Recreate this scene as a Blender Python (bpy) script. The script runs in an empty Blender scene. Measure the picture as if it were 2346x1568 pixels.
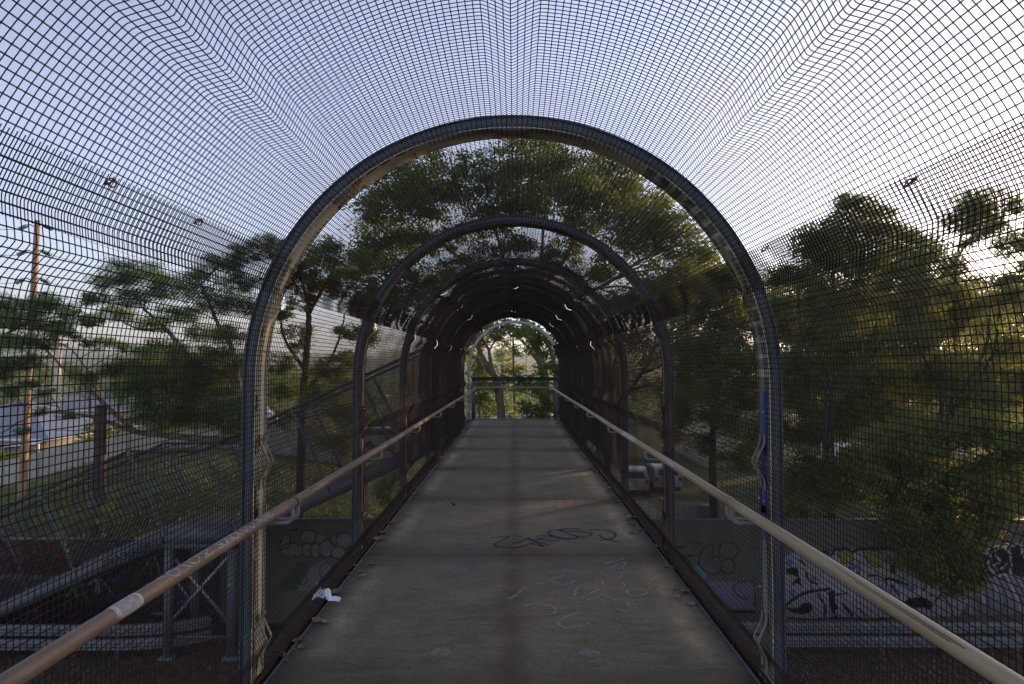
import bpy, math, random
import numpy as np
from mathutils import Vector, Matrix

R = math.radians
rng = np.random.default_rng(7)
random.seed(7)
scene = bpy.context.scene
COL = scene.collection

# ------------------------------------------------------------------ camera, sky, sun, exposure
CAM = Vector((0.015, 0.0, 1.642))
PITCH, YAW, LENS = R(1.85), R(0.25), 24.0
cd = bpy.data.cameras.new('camera'); cam = bpy.data.objects.new('camera', cd); COL.objects.link(cam)
cd.lens = LENS; cd.sensor_width = 36.0; cd.clip_start = 0.05; cd.clip_end = 8000
cam.location = CAM; cam.rotation_euler = (math.pi/2 + PITCH, 0, YAW)
scene.camera = cam
SUN_AZ, SUN_EL = R(50), R(9.5)          # azimuth clockwise from +Y
SUN_STRENGTH, SKY_STRENGTH, EXPOSURE = 3.0, 0.15, 1.18
world = bpy.data.worlds.new("World"); scene.world = world; world.use_nodes = True
wn = world.node_tree; bg = wn.nodes['Background']
sky = wn.nodes.new('ShaderNodeTexSky'); sky.sky_type = 'NISHITA'; sky.sun_disc = False
sky.sun_elevation = SUN_EL; sky.sun_rotation = SUN_AZ
sky.air_density = 1.0; sky.dust_density = 0.5; sky.ozone_density = 3.0; sky.altitude = 50
hs = wn.nodes.new('ShaderNodeHueSaturation'); hs.inputs['Saturation'].default_value = .6
tn = wn.nodes.new('ShaderNodeMix'); tn.data_type = 'RGBA'; tn.blend_type = 'MULTIPLY'; tn.inputs[0].default_value = 1.0
tn.inputs[7].default_value = (1.08, .96, 1.04, 1)
wn.links.new(sky.outputs[0], hs.inputs['Color']); wn.links.new(hs.outputs[0], tn.inputs[6]); wn.links.new(tn.outputs[2], bg.inputs[0]); bg.inputs[1].default_value = SKY_STRENGTH
sl = bpy.data.lights.new('sun', 'SUN'); sun = bpy.data.objects.new('sun', sl); COL.objects.link(sun)
sl.energy = SUN_STRENGTH; sl.angle = R(0.5); sl.color = (1.0, 0.66, 0.36)
sd = Vector((math.sin(SUN_AZ)*math.cos(SUN_EL), math.cos(SUN_AZ)*math.cos(SUN_EL), math.sin(SUN_EL)))
sun.rotation_euler = sd.to_track_quat('Z', 'Y').to_euler(); sun.location = (30, 30, 30)
scene.view_settings.view_transform = 'Standard'; scene.view_settings.look = 'None'
scene.view_settings.exposure = EXPOSURE; scene.view_settings.gamma = 1.0
scene.view_settings.use_curve_mapping = False
scene.cycles.max_bounces = 6; scene.cycles.transparent_max_bounces = 8

HAZE = .0008
# ------------------------------------------------------------------ helpers
CM = Matrix.Rotation(YAW, 3, 'Z') @ Matrix.Rotation(math.pi/2 + PITCH, 3, 'X')
F = LENS/36.0*1024
S = 2346/1024.0
def ray(u, v):
    return CM @ Vector(((u/S-512)/F, (342-v/S)/F, -1.0))
def at(u, v, Y):
    d = ray(u, v); return CAM + d*((Y-CAM.y)/d.y)
def at_z(u, v, z):
    d = ray(u, v); return CAM + d*((z-CAM.z)/d.z)

def tag(o, label=None, cat=None, group=None, kind=None):
    if label: o['label'] = label
    if cat: o['category'] = cat
    if group: o['group'] = group
    if kind: o['kind'] = kind
    return o
def empty(name, loc=(0, 0, 0), label=None, cat=None, group=None):
    o = bpy.data.objects.new(name, None); COL.objects.link(o); o.location = loc
    o.empty_display_size = 0.2
    return tag(o, label, cat, group)

class MB:
    """collects geometry (world coordinates) and links it as ONE mesh object"""
    def __init__(s): s.V = []; s.Fq = []; s.n = 0; s.att = []
    def add(s, verts, faces):
        verts = np.asarray(verts, float).reshape(-1, 3); faces = np.asarray(faces, int)
        s.V.append(verts); s.Fq.append(faces + s.n); s.n += len(verts); return s
    def box(s, x0, x1, y0, y1, z0, z1):
        v = [(x, y, z) for x in (x0, x1) for y in (y0, y1) for z in (z0, z1)]
        return s.add(v, [(0,1,3,2),(4,6,7,5),(0,4,5,1),(2,3,7,6),(0,2,6,4),(1,5,7,3)])
    def bar(s, a, b, w, h, up=(0, 0, 1)):
        """box beam from a to b, w across, h along 'up'"""
        a = np.array(a, float); b = np.array(b, float); d = b-a; d /= np.linalg.norm(d)
        u = np.array(up, float); sd_ = np.cross(d, u); sd_ /= np.linalg.norm(sd_); u = np.cross(sd_, d)
        v = [p + sx*sd_*w/2 + su*u*h/2 for p in (a, b) for sx in (-1, 1) for su in (-1, 1)]
        return s.add(v, [(0,1,3,2),(4,6,7,5),(0,4,5,1),(2,3,7,6),(0,2,6,4),(1,5,7,3)])
    def tube(s, pts, rad, n=8, cap=True):
        pts = np.asarray(pts, float); m = len(pts)
        rad = np.full(m, rad) if np.isscalar(rad) else np.asarray(rad, float)
        T = np.gradient(pts, axis=0); T /= np.linalg.norm(T, axis=1)[:, None] + 1e-12
        ref = np.array([0, 0, 1.0]) if abs(T[0][2]) < .9 else np.array([1.0, 0, 0])
        N = np.cross(T[0], ref); N /= np.linalg.norm(N); Ns = [N]
        for i in range(1, m):
            N = N - T[i]*np.dot(N, T[i]); N /= np.linalg.norm(N) + 1e-12; Ns.append(N)
        Ns = np.array(Ns); B = np.cross(T, Ns)
        a = np.arange(n)*2*np.pi/n
        V = pts[:, None] + rad[:, None, None]*(np.cos(a)[None, :, None]*Ns[:, None] + np.sin(a)[None, :, None]*B[:, None])
        i = np.arange(m-1)[:, None]*n; j = np.arange(n)[None]; k = (j+1) % n
        q = np.stack([i+j, i+k, i+n+k, i+n+j], -1).reshape(-1, 4)
        s.add(V.reshape(-1, 3), q)
        if cap and n == 4:
            s.Fq.append(np.array([[3,2,1,0],[0,1,2,3]]) + np.array([[s.n-m*n], [s.n-n]]))
        elif cap:
            for base, c in ((s.n-m*n, pts[0]), (s.n-n, pts[-1])):
                s.V.append(c[None]); ci = s.n; s.n += 1
                s.Fq.append(np.array([[base+t, base+(t+1) % n, ci, ci] for t in range(n)]))
        return s
    def sweep(s, frames, prof, closed=False):
        """frames: list of (origin, ax, ay); prof: closed 2-D outline"""
        m = len(frames); n = len(prof)
        V = [o + p[0]*ax + p[1]*ay for (o, ax, ay) in frames for p in prof]
        q = [(i*n+j, i*n+(j+1) % n, (i+1)*n+(j+1) % n, (i+1)*n+j) for i in range(m-1) for j in range(n)]
        return s.add(V, q)
    def prism(s, poly, y0, y1, axis='y'):
        """polygon in x,z extruded along y"""
        n = len(poly)
        V = [(p[0], y0, p[1]) for p in poly] + [(p[0], y1, p[1]) for p in poly]
        base = s.n; s.add(V, [(i, (i+1) % n, n+(i+1) % n, n+i) for i in range(n)])
        s.ng = getattr(s, 'ng', []); s.ng += [[base+i for i in range(n)][::-1], [base+n+i for i in range(n)]]
        return s
    def poly(s, pts):
        base = s.n; s.V.append(np.asarray(pts, float)); s.n += len(pts)
        s.ng = getattr(s, 'ng', []); s.ng.append([base+i for i in range(len(pts))]); return s
    def build(s, name, mat, parent=None, smooth=False, bevel=0, face_att=None):
        V = np.concatenate(s.V); me = bpy.data.meshes.new(name)
        loops, starts, tot = [], [], 0
        for f in s.Fq:
            f = np.asarray(f)
            if f.shape[1] == 4:
                deg = f[:, 2] == f[:, 3]
                if deg.any():
                    for row, dg in zip(f, deg):
                        r_ = row[:3] if dg else row
                        loops.append(r_); starts.append(np.array([tot])); tot += len(r_)
                    continue
            loops.append(f.reshape(-1)); starts.append(tot + np.arange(len(f))*f.shape[1]); tot += f.size
        for g in getattr(s, 'ng', []):
            loops.append(np.array(g)); starts.append(np.array([tot])); tot += len(g)
        L = np.concatenate(loops).astype(np.int32); ST = np.concatenate(starts).astype(np.int32)
        me.vertices.add(len(V)); me.vertices.foreach_set('co', V.astype(np.float32).ravel())
        me.loops.add(len(L)); me.loops.foreach_set('vertex_index', L)
        me.polygons.add(len(ST)); me.polygons.foreach_set('loop_start', ST)
        me.update(calc_edges=True); me.validate()
        if smooth: me.polygons.foreach_set('use_smooth', np.ones(len(me.polygons), bool))
        if face_att is not None:
            a = me.attributes.new('tint', 'FLOAT', 'FACE'); a.data.foreach_set('value', np.asarray(face_att, np.float32)[:len(me.polygons)])
        o = bpy.data.objects.new(name, me); COL.objects.link(o)
        if mat: me.materials.append(mat)
        if parent is not None:
            o.parent = parent; o.matrix_parent_inverse = parent_world(parent).inverted()
        if bevel:
            b = o.modifiers.new('b', 'BEVEL'); b.width = bevel; b.segments = 2; b.limit_method = 'ANGLE'
        return o
def parent_world(p):
    m = Matrix.Translation(p.location) @ p.rotation_euler.to_matrix().to_4x4()
    return m if p.parent is None else parent_world(p.parent) @ p.matrix_parent_inverse @ m

def smooth_path(pts, k=8):
    P = np.array([tuple(p) for p in pts], float)
    if len(P) < 3: return np.linspace(P[0], P[-1], k)
    out = []; Q = np.vstack([2*P[0]-P[1], P, 2*P[-1]-P[-2]])
    for i in range(1, len(Q)-2):
        a, b, c, d = Q[i-1], Q[i], Q[i+1], Q[i+2]
        for t in np.linspace(0, 1, k, endpoint=False):
            out.append(.5*((2*b)+(c-a)*t+(2*a-5*b+4*c-d)*t*t+(3*b-a-3*c+d)*t**3))
    out.append(P[-1]); return np.array(out)

# ------------------------------------------------------------------ materials
def mat(name, color, rough=.7, metal=0, spec=.5, color2=None, scale=6, detail=6, bump=0, bscale=None,
        rust=None, rust_scale=3, rust_lo=.58, rust_hi=.68, stretch=None, speck=None):
    m = bpy.data.materials.new(name); m.use_nodes = True; nt = m.node_tree; N = nt.nodes; Lk = nt.links
    b = N['Principled BSDF']; b.inputs['Roughness'].default_value = rough; b.inputs['Metallic'].default_value = metal
    b.inputs['Specular IOR Level'].default_value = spec
    geo = N.new('ShaderNodeNewGeometry'); vec = geo.outputs['Position']
    if stretch:
        mp = N.new('ShaderNodeMapping'); mp.inputs['Scale'].default_value = stretch
        Lk.new(vec, mp.inputs[0]); vec = mp.outputs[0]
    def noise(sc, det=6, rg=.6):
        n = N.new('ShaderNodeTexNoise'); n.inputs['Scale'].default_value = sc; n.inputs['Detail'].default_value = det
        n.inputs['Roughness'].default_value = rg; Lk.new(vec, n.inputs['Vector']); return n.outputs[0]
    def ramp(src, lo, hi, c0=(0,0,0,1), c1=(1,1,1,1)):
        r = N.new('ShaderNodeValToRGB'); r.color_ramp.elements[0].position = lo; r.color_ramp.elements[1].position = hi
        r.color_ramp.elements[0].color = c0; r.color_ramp.elements[1].color = c1; Lk.new(src, r.inputs[0]); return r.outputs[0]
    def mix(fac, a, c):
        x = N.new('ShaderNodeMix'); x.data_type = 'RGBA'
        if hasattr(fac, 'links'): Lk.new(fac, x.inputs[0])
        else: x.inputs[0].default_value = fac
        for sck, val in ((x.inputs[6], a), (x.inputs[7], c)):
            if hasattr(val, 'links'): Lk.new(val, sck)
            else: sck.default_value = (*val[:3], 1)
        return x.outputs[2]
    c2 = color2 or tuple(c*.62 for c in color)
    col = mix(ramp(noise(scale, detail), .35, .68), c2, color)
    if rust:
        col = mix(ramp(noise(rust_scale, 8, .7), rust_lo, rust_hi), col, rust)
    if speck:
        col = mix(ramp(noise(speck[1], 3), speck[2], speck[2]+.06), col, speck[0])
    Lk.new(col, b.inputs['Base Color'])
    if bump:
        bn = N.new('ShaderNodeBump'); bn.inputs['Strength'].default_value = bump; bn.inputs['Distance'].default_value = .01
        Lk.new(noise(bscale or scale*8, 4), bn.inputs['Height']); Lk.new(bn.outputs[0], b.inputs['Normal'])
    return m

def leaf_mat(name, c_dark, c_light, trans, tfac=.45, rough=.5):
    m = bpy.data.materials.new(name); m.use_nodes = True; nt = m.node_tree; N = nt.nodes; Lk = nt.links
    b = N['Principled BSDF']; b.inputs['Roughness'].default_value = rough; b.inputs['Specular IOR Level'].default_value = .35
    a = N.new('ShaderNodeAttribute'); a.attribute_name = 'tint'
    r = N.new('ShaderNodeValToRGB'); r.color_ramp.elements[0].color = (*c_dark, 1); r.color_ramp.elements[1].color = (*c_light, 1)
    Lk.new(a.outputs['Fac'], r.inputs[0]); Lk.new(r.outputs[0], b.inputs['Base Color'])
    t = N.new('ShaderNodeBsdfTranslucent'); t.inputs[0].default_value = (*trans, 1)
    mx = N.new('ShaderNodeMixShader'); mx.inputs[0].default_value = tfac
    Lk.new(b.outputs[0], mx.inputs[1]); Lk.new(t.outputs[0], mx.inputs[2]); Lk.new(mx.outputs[0], N['Material Output'].inputs[0])
    return m

M = {}
M['wire'] = mat('rusty_wire', (.017, .0125, .0135), .8, 0, .2, (.032, .018, .012), scale=2.2)
M['steel_web'] = mat('blue_grey_paint', (.10, .125, .15), .55, 0, .4, (.07, .085, .1), scale=3, rust=(.1, .05, .03), rust_scale=9, rust_lo=.66, rust_hi=.74)
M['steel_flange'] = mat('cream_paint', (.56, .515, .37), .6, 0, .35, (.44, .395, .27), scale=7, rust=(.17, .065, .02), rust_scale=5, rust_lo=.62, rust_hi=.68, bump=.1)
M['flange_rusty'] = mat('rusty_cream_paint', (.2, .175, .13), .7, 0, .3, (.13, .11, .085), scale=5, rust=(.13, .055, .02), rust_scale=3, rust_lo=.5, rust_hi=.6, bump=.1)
M['rust_edge'] = mat('rust', (.22, .085, .025), .85, 0, .2, (.10, .045, .02), scale=9, rust=(.36, .3, .19), rust_scale=4, rust_lo=.6, rust_hi=.64)
M['grime'] = mat('ledge_grime', (.06, .052, .042), .95, 0, .1, (.022, .019, .016), scale=16, bump=.4)
M['toe'] = mat('dark_rust', (.05, .028, .018), .9, 0, .15, (.022, .015, .012), scale=6, rust=(.14, .055, .02), rust_scale=5, rust_lo=.6, rust_hi=.68)
M['clamp'] = mat('clamp_paint', (.27, .24, .17), .6, 0, .35, (.18, .155, .11), scale=9, rust=(.13, .06, .03), rust_scale=12, rust_lo=.66, rust_hi=.72)
M['end_steel'] = mat('galvanised_arch', (.36, .41, .46), .5, .2, .4, (.27, .31, .35), scale=6, rust=(.2, .1, .05), rust_scale=7, rust_lo=.7, rust_hi=.74)
M['rail_brown'] = mat('bronze_rail', (.235, .17, .108), .5, .1, .45, (.125, .095, .065), scale=6, rust=(.34, .28, .2), rust_scale=7, rust_lo=.6, rust_hi=.72, stretch=(1, .25, 1), bump=.04)
M['rail_cream'] = mat('cream_rail', (.44, .36, .22), .42, .1, .5, (.33, .265, .155), scale=5, rust=(.2, .145, .09), rust_scale=14, rust_lo=.68, rust_hi=.74, stretch=(1, .18, 1), bump=.03)
M['galv'] = mat('galvanised_steel', (.3, .31, .31), .5, .5, .5, (.2, .2, .2), scale=12)
M['guard'] = mat('weathered_guardrail', (.13, .14, .15), .6, .3, .4, (.08, .085, .09), scale=3, rust=(.06, .09, .13), rust_scale=.8, rust_lo=.6, rust_hi=.66)
M['galv_dark'] = mat('weathered_steel', (.1, .115, .13), .6, .2, .4, (.065, .07, .08), scale=4)
M['stringer'] = mat('stringer_paint', (.095, .108, .12), .6, .1, .4, (.06, .07, .08), scale=2, rust=(.2, .22, .24), rust_scale=1.3, rust_lo=.62, rust_hi=.66)
M['dark_steel'] = mat('dark_steel', (.05, .052, .055), .7, 0, .3)
M['chalk'] = mat('chalk', (.3, .3, .28), .95, 0, .1, (.17, .165, .15), scale=22)
M['plug'] = mat('mortar_plug', (.21, .205, .175), .95, 0, .1, (.13, .125, .11), scale=25)
M['chalk_white'] = mat('chalk_white', (.55, .56, .55), .95, 0, .1, (.35, .35, .34), scale=60)
M['marker'] = mat('black_marker', (.035, .036, .042), .8, 0, .2)
M['sticker'] = mat('worn_sticker', (.55, .55, .56), .5, 0, .4, (.4, .4, .4), scale=30)
M['sticker_print'] = mat('faded_print', (.26, .24, .23), .7, 0, .2, (.42, .4, .38), scale=45)
M['tissue'] = mat('white_tissue', (.86, .88, .92), .9, 0, .1, (.8, .82, .87), scale=20)
M['blue_paint'] = mat('blue_spray', (.055, .11, .3), .65, 0, .3, (.06, .055, .19), scale=12, rust=(.3, .31, .27), rust_scale=22, rust_lo=.58, rust_hi=.64)
M['painted_shade'] = mat('grey_green_shade', (.2, .215, .18), .7, 0, .3, (.14, .15, .125), scale=5, rust=(.4, .37, .27), rust_scale=11, rust_lo=.66, rust_hi=.7)
M['lime_paint'] = mat('lime_spray', (.3, .36, .13), .7, 0, .3, (.2, .25, .1), scale=10)
M['deadleaf'] = mat('dead_leaf', (.25, .16, .11), .8, 0, .2, (.14, .085, .055), scale=12)
M['deadleaf_y'] = mat('dead_leaf_tan', (.34, .23, .13), .8, 0, .2, (.22, .14, .075), scale=12)
M['bark'] = mat('bark', (.16, .125, .09), .9, 0, .2, (.07, .055, .042), scale=5, bump=.5, bscale=20, stretch=(1, 1, .3))
M['bark_dark'] = mat('dark_bark', (.06, .048, .036), .9, 0, .15, (.03, .025, .02), scale=5, bump=.5, bscale=20, stretch=(1, 1, .3))
M['bark_grey'] = mat('grey_bark', (.21, .18, .145), .9, 0, .2, (.1, .085, .07), scale=4, bump=.4, bscale=16, stretch=(1, 1, .4))
M['timber'] = mat('pole_timber', (.36, .24, .14), .85, 0, .2, (.22, .15, .09), scale=3, bump=.3, stretch=(4, 4, .3))
M['timber_dark'] = mat('dark_timber', (.09, .07, .06), .9, 0, .2, (.05, .04, .035), scale=3, bump=.3, stretch=(4, 4, .3))
M['insul'] = mat('green_insulator', (.06, .24, .17), .25, 0, .6)
M['cream_wall'] = mat('cream_wall', (.55, .48, .36), .8, 0, .2, (.46, .4, .3), scale=1)
M['brick_grey'] = mat('dark_brick', (.16, .15, .15), .85, 0, .2, (.1, .1, .1), scale=3)
M['roof_blue'] = mat('blue_roof', (.17, .2, .25), .4, .2, .5, (.14, .17, .21), scale=1)
M['roof_light'] = mat('pale_roof', (.25, .25, .25), .5, .1, .5, (.2, .2, .2), scale=1)
M['roof_olive'] = mat('olive_roof', (.3, .25, .12), .7, 0, .3, (.24, .2, .1), scale=1)
M['roof_red'] = mat('red_roof', (.36, .12, .07), .8, 0, .2)
M['white'] = mat('white_paint', (.75, .74, .72), .5, 0, .4, (.65, .64, .62), scale=3)
M['glass_dark'] = mat('dark_glass', (.02, .025, .03), .1, 0, .6)
M['car_white'] = mat('car_white', (.52, .54, .56), .25, 0, .6, (.48, .5, .52), scale=1)
M['tyre'] = mat('tyre', (.02, .02, .02), .8)
M['lamp_red'] = mat('lamp_red', (.4, .02, .02), .3)
M['fence_cream'] = mat('fence_sheet', (.42, .4, .34), .6, .1, .3, (.36, .34, .29), scale=1)
M['picket'] = mat('picket', (.4, .4, .4), .7)
M['asphalt'] = mat('asphalt', (.05, .05, .052), .9, 0, .2, (.035, .035, .036), scale=2)
M['hill'] = mat('hill_scrub', (.06, .085, .045), .95, 0, .1, (.035, .05, .03), scale=.05)
M['leaf_fig'] = leaf_mat('fig_leaf', (.038, .082, .02), (.105, .165, .04), (.3, .37, .05), .5)
M['leaf_fine'] = leaf_mat('fine_leaf', (.05, .105, .038), (.12, .19, .065), (.26, .36, .08), .45)
M['leaf_lime'] = leaf_mat('lime_leaf', (.07, .12, .025), (.15, .19, .05), (.34, .36, .05), .5)
M['leaf_right'] = leaf_mat('gum_leaf', (.038, .08, .022), (.11, .165, .048), (.32, .36, .05), .46)
M['leaf_hedge'] = leaf_mat('hedge_leaf', (.09, .13, .02), (.2, .22, .04), (.3, .32, .04), .35)
M['litter'] = mat('leaf_litter', (.11, .07, .05), .9, 0, .1, (.05, .035, .028), scale=4)

# concrete deck: stains, pale edges, rust line down the middle
def concrete():
    m = bpy.data.materials.new('deck_concrete'); m.use_nodes = True; nt = m.node_tree; N = nt.nodes; Lk = nt.links
    b = N['Principled BSDF']; b.inputs['Roughness'].default_value = .85; b.inputs['Specular IOR Level'].default_value = .3
    geo = N.new('ShaderNodeNewGeometry'); sep = N.new('ShaderNodeSeparateXYZ'); Lk.new(geo.outputs['Position'], sep.inputs[0])
    def math_(op, a, c=None):
        x = N.new('ShaderNodeMath'); x.operation = op
        for i, v in enumerate((a, c)):
            if v is None: continue
            if hasattr(v, 'links'): Lk.new(v, x.inputs[i])
            else: x.inputs[i].default_value = v
        return x.outputs[0]
    def noise(sc, det=6, rg=.6, stretch=(1, 1, 1)):
        mp = N.new('ShaderNodeMapping'); mp.inputs['Scale'].default_value = stretch; Lk.new(geo.outputs['Position'], mp.inputs[0])
        n = N.new('ShaderNodeTexNoise'); n.inputs['Scale'].default_value = sc; n.inputs['Detail'].default_value = det
        n.inputs['Roughness'].default_value = rg; Lk.new(mp.outputs[0], n.inputs['Vector']); return n.outputs[0]
    def rmp(src, lo, hi):
        r = N.new('ShaderNodeMapRange'); r.inputs[1].default_value = lo; r.inputs[2].default_value = hi; Lk.new(src, r.inputs[0]); return r.outputs[0]
    def mix(fac, a, c):
        x = N.new('ShaderNodeMix'); x.data_type = 'RGBA'; Lk.new(fac, x.inputs[0])
        for sck, val in ((x.inputs[6], a), (x.inputs[7], c)):
            if hasattr(val, 'links'): Lk.new(val, sck)
            else: sck.default_value = (*val, 1)
        return x.outputs[2]
    col = mix(rmp(noise(1.9, 9, .72), .36, .64), (0.1129, 0.0998, 0.0668), (0.1915, 0.1685, 0.1134))
    col = mix(math_('MULTIPLY', rmp(noise(14, 5, .75, (.3, 1, 1)), .46, .72), .7), col, (0.2310, 0.2058, 0.1434))
    # transverse dark drying bands near the joints
    ph = math_('FRACT', math_('DIVIDE', math_('SUBTRACT', sep.outputs[1], 3.52-2.4*4), 2.4))
    dist = math_('MINIMUM', ph, math_('SUBTRACT', 1.0, ph))
    wob = math_('ADD', dist, math_('MULTIPLY', math_('SUBTRACT', noise(2.2, 4), .5), .18))
    col = mix(math_('MULTIPLY', math_('SUBTRACT', 1.0, rmp(wob, .02, .16)), .5), col, (0.0651, 0.0530, 0.0347))
    # central rust streak
    cx = math_('ABSOLUTE', math_('ADD', sep.outputs[0], math_('MULTIPLY', math_('SUBTRACT', noise(2.5, 3), .5), .16)))
    st = math_('MULTIPLY', math_('SUBTRACT', 1.0, rmp(cx, .02, .13)), rmp(noise(3.5, 6, .7), .25, .65))
    col = mix(math_('MULTIPLY', st, .85), col, (0.0718, 0.0420, 0.0203))
    # pale worn strips close to either edge, broken at each joint
    ex = math_('ABSOLUTE', math_('SUBTRACT', math_('ABSOLUTE', math_('ADD', sep.outputs[0], math_('MULTIPLY', math_('SUBTRACT', noise(3, 3), .5), .12))), 1.08))
    pe = math_('MULTIPLY', math_('SUBTRACT', 1.0, rmp(ex, .01, .13)), math_('MULTIPLY', rmp(wob, .1, .25), rmp(noise(4, 6, .7), .35, .6)))
    col = mix(math_('MULTIPLY', pe, 1.0), col, (0.3251, 0.2776, 0.1732))
    # dark grime right at the edges
    gx = rmp(math_('ADD', math_('ABSOLUTE', sep.outputs[0]), math_('MULTIPLY', math_('SUBTRACT', noise(9, 5), .5), .15)), 1.12, 1.27)
    col = mix(math_('MULTIPLY', gx, .7), col, (0.0514, 0.0420, 0.0275))
    # reddish patches beside the joints
    rp = math_('MULTIPLY', math_('SUBTRACT', 1.0, rmp(dist, .0, .1)), rmp(noise(1.3, 3), .56, .66))
    col = mix(math_('MULTIPLY', rp, .5), col, (0.1197, 0.0468, 0.0215))
    fine = noise(38, 6, .85)
    col = mix(math_('MULTIPLY', rmp(fine, .44, .62), .55), col, (0.0514, 0.0453, 0.0322))
    Lk.new(col, b.inputs['Base Color'])
    bn = N.new('ShaderNodeBump'); bn.inputs['Strength'].default_value = .25; bn.inputs['Distance'].default_value = .006
    Lk.new(math_('ADD', fine, noise(20, 4)), bn.inputs['Height']); Lk.new(bn.outputs[0], b.inputs['Normal'])
    return m
M['concrete'] = concrete()

def ground_mat():
    m = bpy.data.materials.new('ground_earth'); m.use_nodes = True; nt = m.node_tree; N = nt.nodes; Lk = nt.links
    b = N['Principled BSDF']; b.inputs['Roughness'].default_value = .95; b.inputs['Specular IOR Level'].default_value = .1
    geo = N.new('ShaderNodeNewGeometry'); sep = N.new('ShaderNodeSeparateXYZ'); Lk.new(geo.outputs['Position'], sep.inputs[0])
    def noise(sc, det=6):
        n = N.new('ShaderNodeTexNoise'); n.inputs['Scale'].default_value = sc; n.inputs['Detail'].default_value = det
        Lk.new(geo.outputs['Position'], n.inputs['Vector']); return n.outputs[0]
    def rr(src, lo, hi, c0, c1):
        r = N.new('ShaderNodeValToRGB'); r.color_ramp.elements[0].position = lo; r.color_ramp.elements[1].position = hi
        r.color_ramp.elements[0].color = (*c0, 1); r.color_ramp.elements[1].color = (*c1, 1); Lk.new(src, r.inputs[0]); return r.outputs[0]
    soil = rr(noise(7, 8), .35, .7, (.035, .026, .02), (.1, .072, .052))
    grass = rr(noise(.6, 8), .38, .62, (.05, .065, .025), (.11, .125, .05))
    mr = N.new('ShaderNodeMapRange'); mr.inputs[1].default_value = 22.5; mr.inputs[2].default_value = 24
    Lk.new(sep.outputs[1], mr.inputs[0])
    mx = N.new('ShaderNodeMix'); mx.data_type = 'RGBA'; Lk.new(mr.outputs[0], mx.inputs[0]); Lk.new(soil, mx.inputs[6]); Lk.new(grass, mx.inputs[7])
    Lk.new(mx.outputs[2], b.inputs['Base Color'])
    bn = N.new('ShaderNodeBump'); bn.inputs['Strength'].default_value = .6; bn.inputs['Distance'].default_value = .05
    Lk.new(noise(12, 6), bn.inputs['Height']); Lk.new(bn.outputs[0], b.inputs['Normal'])
    return m
M['ground'] = ground_mat()

# ------------------------------------------------------------------ ground, road, hills
GZ = -6.2
def gz(x, y):
    x = np.asarray(x, float); y = np.asarray(y, float)
    sm = lambda a, b, t: np.clip((t-a)/(b-a), 0, 1)**2*(3-2*np.clip((t-a)/(b-a), 0, 1))
    left = sm(2, -10, x)                                     # rising bank beyond the wall, on the left
    bank = 2.1*np.exp(-((x+17)/7.5)**2)*sm(22, 37, y)*(1-sm(44, 60, y))
    bank += .9*np.exp(-((x+23)/7)**2)*sm(28, 38, y)*(1-sm(44, 60, y))
    bank += .05*left*np.clip(y-24, 0, 30)*(1-sm(48, 70, y))*np.exp(-((x+12)/16)**2)
    fall = -4.5*sm(75, 260, y)
    far = 24*sm(420, 1100, y) + 3.5*np.sin(x/95+1.3)*sm(350, 700, y) + 3*np.sin(x/41+.4+y/200)*sm(350, 700, y)
    return GZ + bank + fall + far
def ground():
    ys = np.concatenate([np.arange(-60, 20, 8), np.arange(20, 62, 1.2), np.geomspace(62, 1500, 46)])
    xs = np.concatenate([-np.geomspace(62, 1500, 30)[::-1], np.arange(-60, 61, 1.5), np.geomspace(62, 1500, 30)])
    X, Y = np.meshgrid(xs, ys, indexing='ij'); Z = gz(X, Y)
    V = np.stack([X, Y, Z], -1).reshape(-1, 3); n = len(ys)
    i, j = np.meshgrid(np.arange(len(xs)-1), np.arange(n-1), indexing='ij')
    q = np.stack([i*n+j, (i+1)*n+j, (i+1)*n+j+1, i*n+j+1], -1).reshape(-1, 4)
    o = MB().add(V, q).build('ground', M['ground'], smooth=True); tag(o, kind='structure')
ground()
mb = MB(); mb.add([(-200, -12, GZ+.02), (200, -12, GZ+.02), (200, 12.5, GZ+.02), (-200, 12.5, GZ+.02)], [(0, 1, 2, 3)])
tag(mb.build('road', M['asphalt']), kind='structure')

# ------------------------------------------------------------------ footbridge deck
YA, BAY = 3.52, 2.4
arch_y = lambda k: YA + BAY*k
FW = 1.265
END_Y = arch_y(7)+.36
deck = MB()
edges = [arch_y(k) for k in range(-2, 8)] + [END_Y]
for a, c in zip(edges[:-1], edges[1:]):
    deck.box(-FW, FW, a+.007, c-.007, -.14, 0)
dk = deck.build('walkway', M['concrete'], bevel=.006); tag(dk, kind='structure')
# steel edge angles, ledge and bearers under the slabs
mb = MB()
for sx in (-1, 1):
    x0, x1 = sorted((sx*(FW+.004), sx*(FW+.012))); mb.box(x0, x1, arch_y(-2), END_Y, -.1, .006)
    x0, x1 = sorted((sx*1.15, sx*1.36)); mb.box(x0, x1, arch_y(-2)-.01, END_Y-.01, -.62, -.145)
mb.build('bearer', M['galv_dark'], dk)
for sx in (-1, 1):
    x0, x1 = sorted((sx*(FW+.013), sx*1.425)); MB().box(x0, x1, arch_y(-2), END_Y, -.1, -.014).build('edge_ledge', M['grime'], dk)
mb = MB()
for sx in (-1, 1):
    x0, x1 = sorted((sx*1.302, sx*1.309)); mb.box(x0, x1, arch_y(-2), arch_y(6)+.1, -.0345, .026)
mb.build('toe_strip', M['toe'], dk)
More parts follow.
